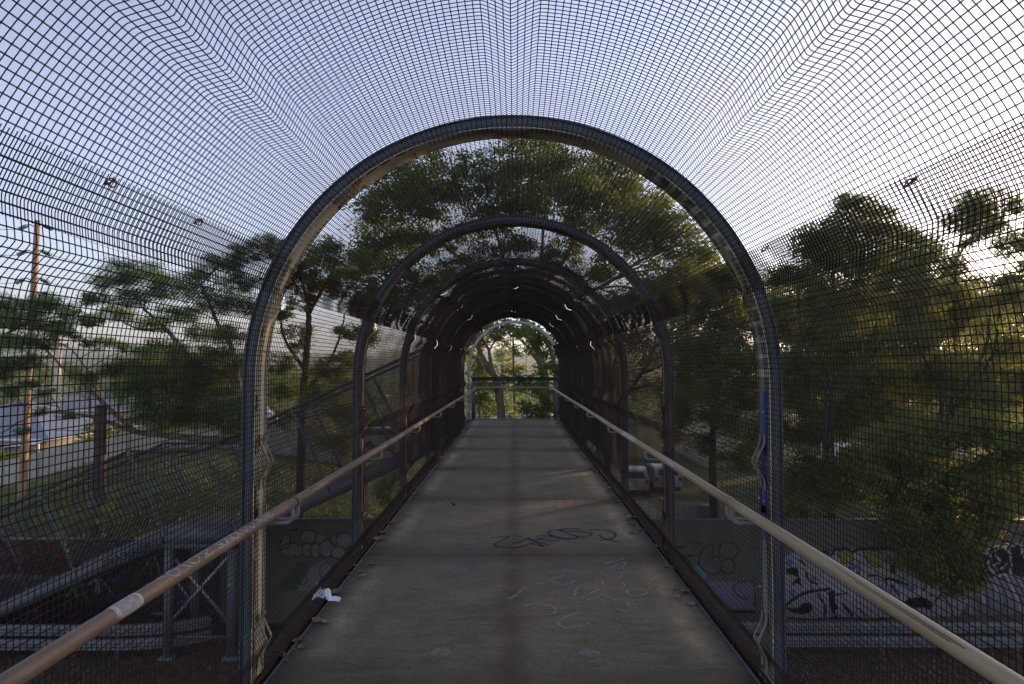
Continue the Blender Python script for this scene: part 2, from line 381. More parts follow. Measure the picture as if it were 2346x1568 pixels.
# lifting plugs
mb = MB()
def disc(mb, c, r, z, n=20, sy=1):
    a = np.arange(n)*2*np.pi/n
    V = [(c[0]+r*math.cos(t), c[1]+r*sy*math.sin(t), z) for t in a]; mb.poly(V)
for k in range(-2, 7):
    for sx, dx in ((-1, .43), (1, .42)):
        for yy in (.42, 1.95):
            mb = MB(); disc(mb, (sx*dx+.02, arch_y(k)+yy), .062, .0016); mb.build('lifting_plug', M['plug'], dk)
def ribbon(mb, pts, w, z=.002, k=6):
    P = smooth_path([(p[0], p[1], z) for p in pts], k); T = np.gradient(P, axis=0); T /= np.linalg.norm(T, axis=1)[:, None]+1e-9
    Nn = np.stack([-T[:, 1], T[:, 0], 0*T[:, 0]], -1)*(w/2)
    wv = (1+.25*np.sin(np.arange(len(P))*1.7))[:, None]
    V = np.concatenate([P+Nn*wv, P-Nn*wv]); n = len(P)
    mb.add(V, [(i, i+n, i+n+1, i+1) for i in range(n-1)])
# marker tag written across the floor (pixels of a close-up -> floor points)
fl = lambda x, y: at_z((1900+x*.31884)/1.746, (2060+y*.31884)/1.746, .002)
mb = MB()
for st in [[(210,285),(330,275),(410,265),(400,290),(300,335),(250,370),(300,398),(430,410),(560,400),(670,365)],
           [(470,355),(560,335),(640,300)], [(640,290),(740,330),(870,395)], [(665,345),(760,370),(860,395)], [(660,285),(790,335),(950,385)],
           [(1060,325),(900,315),(770,300)], [(770,270),(880,250),(960,265),(760,300)], [(960,270),(1100,295),(1200,300)],
           [(1320,180),(1200,165),(1060,185),(1150,225),(1280,270),(1260,295),(1100,290),(960,250),(915,215),(980,190),(1060,185)],
           [(1060,190),(1250,205),(1400,215),(1465,240),(1400,270),(1280,275)],
           [(1420,185),(1600,185),(1720,210),(1765,250),(1710,295),(1580,320)], [(1560,250),(1620,290),(1800,340)]]:
    ribbon(mb, [fl(*p) for p in st], .022, .0018)
g = mb.build('marker_graffiti', M['marker'], dk); g['label'] = 'black marker tag scrawled across the deck'
mb = MB()
for st in [[(1610,620),(1880,545)], [(1690,655),(1885,595),(1830,680)], [(1830,680),(1990,640)],
           [(1540,715),(1690,700),(1820,720),(1840,760),(1760,785),(1640,765),(1545,715)],
           [(1590,870),(1620,825),(1760,825),(1870,860),(1860,895),(1820,910)],
           [(930,815),(1120,755)], [(740,875),(930,825)], [(930,815),(1040,855),(1130,870),(1285,815)], [(420,1055),(520,1000),(625,905)],
           [(1310,1040),(1560,935)], [(1410,1070),(1590,1000)], [(1500,1035),(1650,1080)], [(1600,1000),(1770,1070)],
           [(610,1150),(750,1110),(920,1130),(1015,1180),(980,1230),(860,1255),(730,1240)],
           [(1290,1225),(1120,1290),(1050,1350),(1100,1405),(1180,1420),(1320,1390),(1450,1340)],
           [(1930,935),(1900,970),(1960,1005),(2090,1020)], [(1780,1160),(1850,1200),(1960,1190),(1910,1100),(2050,1130)],
           [(1250,1010),(1270,930),(1330,905)], [(2080,1010),(2160,980),(2120,940),(1990,925)]]:
    ribbon(mb, [fl(*p) for p in st], .017, .0018)
g = mb.build('chalk_graffiti', M['chalk'], dk); g['label'] = 'faded chalk letters on the right of the deck'
mb = MB()
for cx, cy in ((1005, 1157), (1045, 1155), (1075, 1040), (1095, 1038), (1080, 1043)):
    P = [at_z(cx+random.uniform(-14, 14), cy+random.uniform(-6, 6), .002) for _ in range(4)]; ribbon(mb, P, .03, .0018)
mb.build('chalk_smear', M['chalk'], dk)

# ------------------------------------------------------------------ cage profile
ZS, RM = 1.55, 1.318
ARC = math.pi*RM; STOT = 2*ZS+ARC
cre = [.21, 1.13, ZS+R(18)*RM, ZS+R(49)*RM, STOT/2]
cre = cre + [STOT-c for c in cre[:-1]]
def base_pt(s):
    s = np.asarray(s, float); t = np.clip((s-ZS)/RM, 0, math.pi)
    x = np.where(s < ZS, -RM, np.where(s > ZS+ARC, RM, -RM*np.cos(t)))
    z = np.where(s < ZS, s, np.where(s > ZS+ARC, STOT-s, ZS+RM*np.sin(t)))
    nx = -np.cos(t)*-1*-1; nz = np.sin(t)
    return x, z, -np.cos(t), np.sin(t)          # outward normal (x,z)
def crease(s, half=.1, dep=.048):
    d = np.zeros_like(s)
    for c in cre:
        a = np.abs(s-c)/half
        tri = np.clip(1-a, 0, 1)
        sm_ = tri - .04*np.exp(-(a/.09)**2) + .02*np.exp(-((a-1)/.1)**2)   # rounded bends
        d = np.maximum(d, np.where(a < 1.4, sm_, 0))
    return d*dep
def prof(s, off=0.0, dep=.048):
    x, z, nx, nz = base_pt(s); d = off - crease(np.asarray(s, float), dep=dep)
    return x+nx*d, z+nz*d
CELL, WR = .0258, .0015
ovl0 = .03+math.floor((ZS+R(20.5)*RM-.03)/CELL)*CELL; ovl1 = ZS+R(29)*RM
def mesh_panel(name, k, s0, s1, off, label, group, seed):
    rg = np.random.default_rng(seed)
    y0, y1 = arch_y(k)+.115, arch_y(k+1)+.062
    ys = np.arange(y0+.006, y1, CELL); ss = np.arange(s0+.004, s1, CELL)
    fine = [np.linspace(s0, s1, max(8, int((s1-s0)/.05)))]
    for c in cre:
        fine.append(c+np.array([-.125, -.114, -.107, -.1, -.093, -.086, -.06, -.03, -.014, -.007, 0, .007, .014, .03, .06, .086, .093, .1, .107, .114, .125]))
    sp = np.unique(np.clip(np.concatenate(fine), s0, s1)); sp = sp[np.concatenate([[True], np.diff(sp) > .0035])]
    ph = rg.uniform(0, 6.28, 6)
    def warp(s, y):      # hand-fitted mesh is never quite true
        return .0035*np.sin(2.1*s+ph[0])*np.sin(2.6*y+ph[1]) + .002*np.sin(5.3*s+ph[2]+1.7*y) + .0012*np.sin(9*y+ph[3])
    def P(s, y, extra=0):
        s, y = np.broadcast_arrays(np.asarray(s, float), np.asarray(y, float))
        x, z = prof(s, off+extra); _, _, nx, nz = base_pt(s); w = warp(s, y)
        return np.stack([x+nx*w, y + .0015*np.sin(3*s+ph[4]+y*4), z+nz*w], -1)
    V, Q, n0 = [], [], 0
    # cross wires
    Sg, Yg = np.meshgrid(sp, ys, indexing='ij')
    C = P(Sg, Yg); m, q = C.shape[:2]
    x, z, nx, nz = base_pt(Sg); nn = np.stack([nx, 0*nx, nz], -1)*WR*1.2; yy = np.array([0, 1, 0])*WR*1.2
    ring = np.stack([C+nn, C+yy, C-nn, C-yy], 2)           # m,q,4,3
    idx = np.arange(m*q*4).reshape(m, q, 4)
    a = idx[:-1]; b = idx[1:]
    Q.append(np.stack([a, np.roll(a, -1, 2), np.roll(b, -1, 2), b], -1).reshape(-1, 4)); V.append(ring.reshape(-1, 3)); n0 = m*q*4
    # longitudinal wires on the inside of the cross wires
    yl = np.linspace(y0, y1, 9)
    Sg, Yg = np.meshgrid(ss + rg.normal(0, .0006, len(ss)), yl, indexing='ij')
    C = P(Sg, Yg, -2*WR*.95); m, q = C.shape[:2]
    x, z, nx, nz = base_pt(Sg); nn = np.stack([nx, 0*nx, nz], -1)*WR*1.2; tt = np.stack([nz, 0*nx, -nx], -1)*WR*1.2
    ring = np.stack([C+nn, C+tt, C-nn, C-tt], 2); idx = n0+np.arange(m*q*4).reshape(m, q, 4)
    a = idx[:, :-1]; b = idx[:, 1:]
    Q.append(np.stack([a, np.roll(a, -1, 2), np.roll(b, -1, 2), b], -1).reshape(-1, 4)); V.append(ring.reshape(-1, 3))
    mb = MB(); mb.add(np.concatenate(V), np.concatenate(Q))
    o = mb.build(name, M['wire'], smooth=True); tag(o, label, 'mesh panel', group); return o
ordn = ['nearest', 'second', 'third', 'fourth', 'fifth', 'sixth', 'seventh', 'eighth', 'ninth']
where = ['over and behind the viewer', 'directly in front of the viewer', 'between the first and second arches ahead', 'between the second and third arches ahead',
         'between the third and fourth arches ahead', 'between the fourth and fifth arches ahead', 'between the fifth and sixth arches ahead',
         'between the sixth and seventh arches ahead', 'between the last two arches at the far end']
for i, k in enumerate(range(-2, 7)):
    wl = where[i]
    if k < 6:
        mesh_panel('roof_mesh_panel', k, ovl0, STOT-ovl0, .0078, 'curved rusty wire mesh roof sheet ' + wl, 'roof mesh panels', 100+i)
        mesh_panel('wall_mesh_panel', k, .03, ovl1, 0, 'rusty wire mesh wall sheet on the left ' + wl, 'wall mesh panels', 200+i)
    mesh_panel('wall_mesh_panel', k, STOT-ovl1, STOT-.03, 0, 'rusty wire mesh wall sheet on the right ' + wl, 'wall mesh panels', 300+i)
# wire ties along the overlapped sheets
mb_t = None
for i, (sx, yy) in enumerate([(s_, y_) for y_ in (1.45, 1.95, 2.5, 3.1, 4.6, 5.3) for s_ in (ovl1-.02, STOT-ovl1+.02)]):
    x, z = prof(np.array([sx]), -.006); x, z = float(x[0]), float(z[0])
    t = np.linspace(0, 2*np.pi*1.6, 14); mb = MB()
    mb.tube(np.stack([x+.012*np.cos(t), yy+.02*np.sin(t)+.008*t/6, z+.01*np.sin(t*1.3)], -1), .0026, 6)
    o = mb.build('wire_tie', M['rust_edge'], smooth=True)
    side = 'left' if sx < STOT/2 else 'right'
    tag(o, 'twisted rusty wire tie on the %s mesh lap, %s from the camera' % (side, ordn[i//2]), 'wire tie', 'wire ties on the mesh laps')

# ------------------------------------------------------------------ steel arches
RI, RO, AX = 1.3225, 1.392, .17
def arch(k, label, bottom=-.035):
    root = empty('steel_arch', (0, arch_y(k), 0), label, 'arch', 'steel arches of the cage')
    y0 = arch_y(k); y1 = y0+AX
    zz = np.concatenate([[bottom], np.linspace(.1, ZS, 6)])
    th = np.linspace(0, np.pi, 49)[1:-1]
    path = [(-1.0, z, True) for z in zz]
    def ring(r):
        return np.array([(-r, z) for z in zz] + [(-r*math.cos(t), ZS+r*math.sin(t)) for t in th] + [(r, z) for z in zz[::-1]])
    def plate(name, r0, r1, ya, yb, mt, sel=None, parent=root, rag=0):
        A, B = ring(r0), ring(r1)
        if sel is not None: A, B = A[sel], B[sel]
        n = len(A); V = []
        for (p, q) in zip(A, B):
            V += [(p[0], ya, p[1]), (q[0], ya, q[1]), (q[0], yb, q[1]), (p[0], yb, p[1])]
        f = [(i*4+j, i*4+(j+1) % 4, i*4+4+(j+1) % 4, i*4+4+j) for i in range(n-1) for j in range(4)]
        f += [(3, 2, 1, 0), (n*4-4, n*4-3, n*4-2, n*4-1)]
        return MB().add(V, f).build(name, mt, parent)
    far = k == 7
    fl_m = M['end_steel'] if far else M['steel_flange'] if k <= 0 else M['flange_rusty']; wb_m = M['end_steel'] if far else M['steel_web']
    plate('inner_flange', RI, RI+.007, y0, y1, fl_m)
    plate('outer_flange', RO-.007, RO, y0, y1, wb_m)
    plate('web', RI+.007, RO-.007, y0+.009, y0+.017, wb_m)
    # two profiled clamp strips that follow the folds of the mesh
    if not far:
        for c0 in (cre[0], cre[1], STOT-cre[1], STOT-cre[0]):
            ss = np.linspace(max(c0-.14, .02), min(c0+.14, STOT-.02), 25); n = len(ss)
            for ya, yb in ((y0+.045, y0+.068), (y0+.112, y0+.132)):
                xi, zi = prof(ss, -.005, .047); xo, zo = prof(ss, -.001, .047); V = []
                for j in range(n):
                    V += [(xi[j], ya, zi[j]), (xo[j], ya, zo[j]), (xo[j], yb, zo[j]), (xi[j], yb, zi[j])]
                f = [(i*4+j, i*4+(j+1) % 4, i*4+4+(j+1) % 4, i*4+4+j) for i in range(n-1) for j in range(4)]
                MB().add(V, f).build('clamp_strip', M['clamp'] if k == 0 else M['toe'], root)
        for s_ in (np.arange(.33, STOT, .46) if k in (0, 1) else []):
            for ya in (y0+.054, y0+.124):
                x, z = prof(np.array([s_]), -.008); _, _, nx, nz = base_pt(np.array([s_]))
                c = np.array([x[0], ya, z[0]]); nn = np.array([nx[0], 0, nz[0]])
                MB().tube([c, c-nn*.009], .008, 6).build('bolt', M['galv'], root)
        # rusted arris on the camera-side edge of the flange, ragged
        mb = MB()
        lo = 0
        rg = np.random.default_rng(40+k)
        segs = [(.02, .35), (.42, .62), (.7, 1.05), (1.16, 1.3), (1.38, 1.46)] + [(STOT/2-.9, STOT/2-.55), (1.75, 1.85)]
        for a, b in segs:
            a += rg.uniform(-.05, .05); b += rg.uniform(-.05, .05)
            s_ = np.linspace(a, b, 14); x, z, nx, nz = base_pt(s_); rr = (RI-.0006-RM)
            w = .018+.012*rg.random(14); w[0] = w[-1] = .002
            V = [(x[j]+nx[j]*rr, y0-.0006, z[j]+nz[j]*rr) for j in range(14)] + [(x[j]+nx[j]*rr, y0+w[j], z[j]+nz[j]*rr) for j in range(14)]
            MB().add(V, [(j, j+1, 15+j, 14+j) for j in range(13)]).build('rust_edge', M['rust_edge'], root)
    # base plates
    for sx in (-1, 1):
        x0, x1 = sorted((sx*1.30, sx*1.42)); MB().box(x0, x1, y0-.03, y1+.03, -.0345, -.022).build('base_plate', M['galv_dark'], root)
    return root
lab = ['steel arch behind the viewer at the near end of the mesh tunnel', 'steel arch just overhead, next behind the big near arch',
       'big near steel arch with cream rusty left leg and blue paint on its right leg',
       'second steel arch ahead, blue grey with a rusty inner edge', 'third steel arch ahead, where the mesh roof turns dark',
       'fourth steel arch ahead inside the dark tunnel', 'fifth steel arch ahead deep in the dark tunnel', 'sixth steel arch ahead deep in the dark tunnel',
       'seventh steel arch ahead, last one wrapped in dark mesh', 'pale galvanised arch at the far open end with lettered left leg']
arches = {}
for i, k in enumerate(range(-2, 8)):
    arches[k] = arch(k, lab[i])
# blue and lime spray paint on the right leg of the near arch
def flange_patch(k, s_a, s_b, ya, yb, mt, name, seed, n=24, lift=.0012):
    rg = np.random.default_rng(seed); s_ = np.linspace(s_a, s_b, n); x, z, nx, nz = base_pt(s_); rr = RI-lift-RM
    a = ya+.01*np.cumsum(rg.normal(0, .35, n)); b = yb+.01*np.cumsum(rg.normal(0, .35, n))
    V = [(x[j]+nx[j]*rr, arch_y(k)+min(max(a[j], .002), .16), z[j]+nz[j]*rr) for j in range(n)] + [(x[j]+nx[j]*rr, arch_y(k)+min(max(b[j], .004), .166), z[j]+nz[j]*rr) for j in range(n)]
    return MB().add(V, [(j, j+1, n+j+1, n+j) for j in range(n-1)]).build(name, mt, arches[k])
flange_patch(0, STOT-2.9, STOT-.03, .002, .165, M['painted_shade'], 'painted_shade', 9, 70, .0005)  # shade on the right leg, painted over the cream as darker grey-green
flange_patch(0, STOT-1.5, STOT-1.18, .03, .12, M['blue_paint'], 'blue_paint', 1)
flange_patch(0, STOT-1.24, STOT-.86, .05, .15, M['blue_paint'], 'blue_paint', 2)
flange_patch(0, STOT-.9, STOT-.72, .07, .12, M['blue_paint'], 'blue_paint', 3)
flange_patch(0, STOT-2.35, STOT-1.95, .06, .13, M['lime_paint'], 'lime_paint', 4)
flange_patch(0, STOT-1.98, STOT-1.72, .09, .12, M['lime_paint'], 'lime_paint', 5)
# lettering running up the left leg of the end arch
def stroke_letters(word, place, w, mb, th):
    G = {'E': [[(1,0),(0,0),(0,1),(1,1)],[(0,.5),(.8,.5)]], 'I': [[(.5,0),(.5,1)]], 'L': [[(0,1),(0,0),(1,0)]], 'S': [[(1,.9),(.3,1),(0,.75),(1,.3),(.7,0),(0,.1)]],
         'T': [[(0,1),(1,1)],[(.5,1),(.5,0)]], 'A': [[(0,0),(.5,1),(1,0)],[(.2,.4),(.8,.4)]], 'R': [[(0,0),(0,1),(.8,1),(1,.75),(.8,.5),(0,.5)],[(.4,.5),(1,0)]],
         'O': [[(.5,0),(0,.3),(0,.7),(.5,1),(1,.7),(1,.3),(.5,0)]], 'N': [[(0,0),(0,1),(1,0),(1,1)]], 'V': [[(0,1),(.5,0),(1,1)]], 'W': [[(0,1),(.25,0),(.5,.7),(.75,0),(1,1)]],
         'M': [[(0,0),(.1,1),(.5,.3),(.9,1),(1,0)]], 'B': [[(0,0),(0,1),(.8,.95),(.8,.55),(0,.5)],[(0,.5),(1,.4),(1,.05),(0,0)]], 'D': [[(0,0),(0,1),(.7,.9),(1,.5),(.7,.1),(0,0)]],
         'C': [[(1,.9),(.4,1),(0,.6),(0,.4),(.4,0),(1,.1)]], 'F': [[(0,0),(0,1),(1,1)],[(0,.5),(.7,.5)]], 'Y': [[(0,1),(.5,.5),(1,1)],[(.5,.5),(.5,0)]], 'K': [[(0,0),(0,1)],[(1,1),(0,.5),(1,0)]],
         'G': [[(1,.9),(.4,1),(0,.6),(0,.3),(.5,0),(1,.2),(1,.5),(.6,.5)]], 'H': [[(0,0),(0,1)],[(1,0),(1,1)],[(0,.5),(1,.5)]], 'P': [[(0,0),(0,1),(.9,.95),(.9,.55),(0,.5)]], 'U': [[(0,1),(0,.2),(.5,0),(1,.2),(1,1)]]}
    for i, ch in enumerate(word):
        for st in G.get(ch, []):
            pts = [place(i, a, b) for a, b in st]
            for p, q in zip(pts[:-1], pts[1:]):
                mb.bar(p, q, th, th*.4, up=(0, 1, 0))
mb = MB()
y7 = arch_y(7)
def leg_place(i, a, b):      # letters turned on their side, reading up the leg
    return np.array([-1.387+.048*(1-b), y7-.001, .12+i*.125+.085*a])
stroke_letters('EILESTAETALF', leg_place, .05, mb, .011)
g = mb.build('lettering', M['marker'], arches[7]); g['label'] = 'dark hand-painted letters reading up the leg'
mb = MB()
for a, b in ((.75, 1.22), (1.62, 2.25)):
    s_ = np.linspace(a, b, 12); x, z, nx, nz = base_pt(s_)
    V = []
    for r_ in (RI+.009-RM, RO-.009-RM): V += [(x[j]+nx[j]*r_, y7+.0075, z[j]+nz[j]*r_) for j in range(12)]
    MB().add(V, [(j, j+1, 13+j, 12+j) for j in range(11)]).build('lime_paint', M['lime_paint'], arches[7])

# ------------------------------------------------------------------ handrails
RX, RZ, RR = 1.165, .905, .0255
def handrail(sx, mt, label, name='handrail'):
    root = empty(name, (sx*RX, 0, 0), label, 'handrail', 'handrails')
    cuts = [-1.2, arch_y(0)+.16, arch_y(3)+.2, END_Y-.35]
    for a, b in zip(cuts[:-1], cuts[1:]):
        ys = np.linspace(a+.003, b-.003, 24); sag = .004*np.sin((ys-a)/(b-a)*np.pi*3)
        MB().tube(np.stack([np.full(24, sx*RX)+.002*np.sin(ys*1.3), ys, RZ+sag*.5], -1), RR, 20).build('rail_pipe', mt, root, smooth=True)
        if b < 18:
            MB().tube([(sx*RX, b-.02, RZ), (sx*RX, b+.02, RZ)], RR+.003, 20).build('collar', mt, root, smooth=True)
    for k in range(-1, 7):
        offs = (.12, .21) if k in (0, 3) else (.14,)
        for dy in offs:
            y = arch_y(k)+dy
            P = smooth_path([(sx*RX, y, RZ-RR+.004), (sx*RX, y, RZ-.075), (sx*(RX+.018), y, RZ-.1), (sx*(RX+.05), y, RZ-.105), (sx*(RI-.002), y, RZ-.105)], 5)
            MB().tube(P, .011, 10).build('bracket', M['galv'], root, smooth=True)
    return root
hl = handrail(-1, M['rail_brown'], 'bronze brown handrail with chalk scrawl and white sticker along the left mesh')
hr = handrail(1, M['rail_cream'], 'cream handrail with pale paint patches along the right mesh')
def on_rail(sx, y, ang, lift=.0006):     # ang measured from straight up towards the walkway
    return np.array([sx*RX - sx*(RR+lift)*math.sin(ang), y, RZ + (RR+lift)*math.cos(ang)])
def rail_patch(sx, y0, y1, a0, a1, mt, name, root, lift=.0008, n=14, rnd=0):
    ys = np.linspace(y0, y1, 10); an = np.linspace(a0, a1, n); V = []
    for i, y in enumerate(ys):
        e = 1-rnd*((2*i/9-1)**6)
        for a in an: V.append(on_rail(sx, y, (a-(a0+a1)/2)*e+(a0+a1)/2, lift))
    q = [(i*n+j, (i+1)*n+j, (i+1)*n+j+1, i*n+j+1) for i in range(9) for j in range(n-1)]
    return MB().add(V, q).build(name, mt, root, smooth=True)
yst = [683*1.18/((515-x/2.291)) for x in (258, 318)]
rail_patch(-1, yst[0], yst[1], R(-55), R(115), M['sticker'], 'sticker', hl, .0009, rnd=.12)
rail_patch(-1, yst[0]+.02, yst[1]-.015, R(-5), R(98), M['sticker_print'], 'sticker_print', hl, .0013)
def rail_y(u): return 683*1.165/abs(515-u/2.291)
# chalk scrawl along the left rail: (u along the picture of the rail, angle) polylines
mb = MB()
scr = []
def glyph(kind, u0, u1):
    y0, y1 = rail_y(u0), rail_y(u1); f = {'o': [(.9,.5),(.6,.95),(.15,.75),(.1,.3),(.5,.05),(.9,.4)], 'r': [(.1,.1),(.5,.35),(.9,.9)], 't': [(.1,.5),(.55,.6),(.9,.3)], 'n': [(.05,.9),(.2,.15),(.75,.9),(.95,.1)],
        'w': [(.0,.1),(.3,.9),(.5,.3),(.75,.9),(1,.05)], 's': [(.9,.2),(.3,.1),(.35,.5),(.85,.6),(.6,.95),(.1,.85)], 'v': [(.0,.05),(.5,.95),(1,.0)], 'x': [(0,.1),(1,.9)], 'z': [(0,.1),(.9,.15),(.1,.9),(1,.85)], 'b': [(.1,.0),(.15,.95),(.7,.9),(.9,.6),(.3,.5)]}[kind]
    P = smooth_path([(y0+(y1-y0)*a, R(-20)+R(85)*b, 0) for a, b in f], 6)
    pts = [on_rail(-1, p[0], p[1], .0005) for p in P]; MB().tube(pts, .0022, 5).build('chalk_letter', M['chalk_white'], hl, smooth=True)
for kind, u0, u1 in [('r', 378, 395), ('o', 395, 420), ('r', 418, 440), ('o', 442, 466), ('r', 462, 484), ('z', 470, 492), ('s', 502, 514), ('o', 512, 526), ('n', 524, 540), ('o', 536, 552), ('w', 548, 572), ('v', 572, 590), ('n', 596, 604), ('v', 603, 612), ('w', 612, 622), ('z', 618, 628)]:
    glyph(kind, u0, u1)
rail_patch(1, rail_y(1462), rail_y(1432), R(-50), R(95), M['sticker'], 'paint_patch', hr, .0009)
rail_patch(1, rail_y(1552), rail_y(1540), R(-40), R(70), M['sticker'], 'paint_patch', hr, .0009)
mb = MB()
for a_, yy0, yy1 in ((R(38), 1.75, 2.75), (R(52), 1.8, 2.3), (R(46), 2.9, 3.3)):
    ys = np.linspace(yy0, yy1, 14); mb.tube([on_rail(1, y, a_+.03*math.sin(y*9), 0) for y in ys], .0011, 5)
mb.build('scratch', M['marker'], hr)

# barrier across the far end
eb = empty('end_barrier', (0, END_Y+.05, 0), 'dark steel barrier with round rail and mesh infill across the far end of the deck', 'barrier')
ye = END_Y+.06
MB().box(-1.3, 1.3, ye, ye+.012, 1.135, 1.25).box(-1.3, 1.3, ye-.06, ye, 1.238, 1.25).build('top_beam', M['dark_steel'], eb)
for sx in (-1, 1):
    x0, x1 = sorted((sx*1.2, sx*1.3)); MB().box(x0, x1, ye+.014, ye+.1, -.1, 1.237).build('post', M['galv_dark'], eb)
P = smooth_path([(-1.42, ye-.1, .86), (-1.3, ye-.1, .87), (-1.2, ye-.1, .92), (-1.05, ye-.1, .935), (0, ye-.1, .935), (1.1, ye-.1, .935), (1.17, ye-.13, .92), (1.17, ye-.3, .905)], 8)
MB().tube(P, .024, 12).build('rail_pipe', M['galv'], eb, smooth=True)
mb = MB()
for x in np.arange(-1.19, 1.2, .05): mb.bar((x, ye+.02, .03), (x, ye+.02, 1.11), .004, .004, up=(0, 1, 0))
for z in np.arange(.05, 1.1, .2): mb.bar((-1.19, ye+.025, z), (1.19, ye+.025, z), .005, .005)
mb.build('infill_mesh', M['wire'], eb)

# ------------------------------------------------------------------ litter on the deck
def leaf_obj(p, size, rot, mt, label, curl):
    n = 7; V = []
    t = np.linspace(0, 1, n); w = np.sin(np.pi*t**.8)*.3*(1-.15*np.cos(7*t)); 
    for i in range(n):
        h = curl*(t[i]-.5)**2*1.4+.04*math.sin(t[i]*6)
        for sx in (-1, 0, 1):
            V.append(((t[i]-.5), sx*w[i], h + abs(sx)*curl*w[i]*.9))
    V = np.array(V)*size
    c, s_ = math.cos(rot), math.sin(rot); x, y = V[:, 0].copy(), V[:, 1].copy()
    V[:, 0] = x*c-y*s_; V[:, 1] = x*s_+y*c
    V += np.array(p)
    q = [(i*3+j, i*3+j+1, i*3+4+j, i*3+3+j) for i in range(n-1) for j in range(2)]
    o = MB().add(V, q).build('fallen_leaf', mt, smooth=True)
    return tag(o, label, 'fallen leaf', 'dead leaves along the deck edges')
LEAVES = [(640,1503,.1),(680,1468,.09),(726,1428,.08),(745,1428,.07),(866,1238,.12),(850,1298,.09),(830,1325,.06),(770,1362,.1),(795,1318,.08),(900,1200,.06),(918,1170,.06),(925,1182,.06),
 (948,1133,.07),(960,1105,.06),(985,1075,.08),(1040,1075,.09),(992,1060,.09),(1002,1050,.1),(1010,1042,.08),(1012,1030,.09),(1018,1022,.1),(1024,1015,.1),(1030,1006,.1),(1036,998,.1),(1022,1008,.09),(1042,990,.09),(1048,982,.09),
 (1448,1190,.13),(1452,1205,.08),(1450,1222,.1),(1418,1150,.09),(1396,1125,.08),(1382,1098,.08),(1355,1075,.08),(1360,1070,.08),(1340,1052,.09),(1330,1045,.08),(1320,1030,.08),(1310,1018,.08),(1477,1260,.05),(1548,1300,.07),(1545,1357,.07),(1552,1370,.05),
 (1110,962,.1),(1120,960,.12),(1135,961,.1),(1160,961,.1),(1220,960,.12),(1235,959,.12),(1250,959,.14),(1262,961,.12),(1270,965,.12),(1275,972,.1),(1085,962,.12),(1095,961,.1),(1070,985,.1),(1176,1002,.06),(1195,1012,.06),(1148,985,.06)]
for i, (u, v, sz) in enumerate(LEAVES):
    p = at_z(u, v, .0); p.x = max(-1.295, min(1.295, p.x)); z = .004 if abs(p.x) < FW else -.012
    p.y = min(p.y, END_Y-.02)
    side = 'left' if p.x < -.9 else 'right' if p.x > .9 else 'middle'
    far = 'near arch' if p.y < 5.5 else 'second arch' if p.y < 8 else 'third arch' if p.y < 11 else 'fifth arch' if p.y < 17 else 'end barrier'
    leaf_obj((p.x, p.y, z+.004), sz*random.uniform(.9, 1.3), random.uniform(0, 6.28), M['deadleaf'] if i % 3 else M['deadleaf_y'],
             '%s dead leaf curled on the %s deck edge by the %s' % ('brown' if i % 3 else 'tan', side, far) if side != 'middle' else 'brown dead leaf lying mid deck toward the %s' % far,
             random.uniform(.25, .8))
for i in range(90):
    sx = random.choice((-1, 1)); yy = 3.0+17.4*random.random()**.8
    leaf_obj((sx*random.uniform(1.2, 1.3), yy, .002), random.uniform(.035, .085), random.uniform(0, 6.28), M['deadleaf'] if i % 4 else M['deadleaf_y'],
             'small dry leaf caught in the grime of the %s deck edge' % ('left' if sx < 0 else 'right'), random.uniform(.3, .9))
n = 2600; sx = rng.choice([-1, 1], n); yy = 1.2+19.2*rng.random(n); xx = sx*(FW+.05-np.abs(rng.normal(0, .05, n)))
zz = np.where(np.abs(xx) < FW+.013, .004, -.011)
o = MB(); ang = rng.uniform(0, 6.28, n); L_ = rng.uniform(.003, .012, n)
c0_ = np.stack([xx, yy, zz], -1); d_ = np.stack([np.cos(ang), np.sin(ang), 0*ang], -1)*L_[:, None]; e_ = np.stack([-np.sin(ang), np.cos(ang), 0*ang+.4], -1)*L_[:, None]*.5
o.add(np.stack([c0_-d_, c0_-e_*np.array([1, 1, 0]), c0_+d_, c0_+e_], 1).reshape(-1, 3), np.arange(n*4).reshape(n, 4))
tag(o.build('edge_debris', M['deadleaf_y']), 'crumbled leaf bits and grit gathered along both deck edges', 'debris', kind='stuff')
# crumpled tissue
rg = np.random.default_rng(5); n = 18; V = []
pc = at_z(752, 1372, .0)
for i in range(n):
    for j in range(12):
        a, b = i/(n-1), j/11
        edge = .012*math.sin(a*17)+.01*math.sin(b*13)
        ridge = .06*abs(math.sin(a*7+b*2))*(1-a)**.7*(.3+b) + .03*abs(math.sin(b*11+a*5))*(1-a)
        if a > .55: ridge *= (1-a)*1.6
        V.append((pc.x-.10+.20*a+edge*.6, pc.y-.05+.12*b*(1-.5*a)+edge*.5-.02*a, .004+ridge*.9))
MB().add(V, [(i*12+j, i*12+12+j, i*12+13+j, i*12+j+1) for i in range(n-1) for j in range(11)]).build('tissue', M['tissue'])
tag(bpy.data.objects['tissue'], 'crumpled white tissue lying on the left edge of the deck', 'tissue')

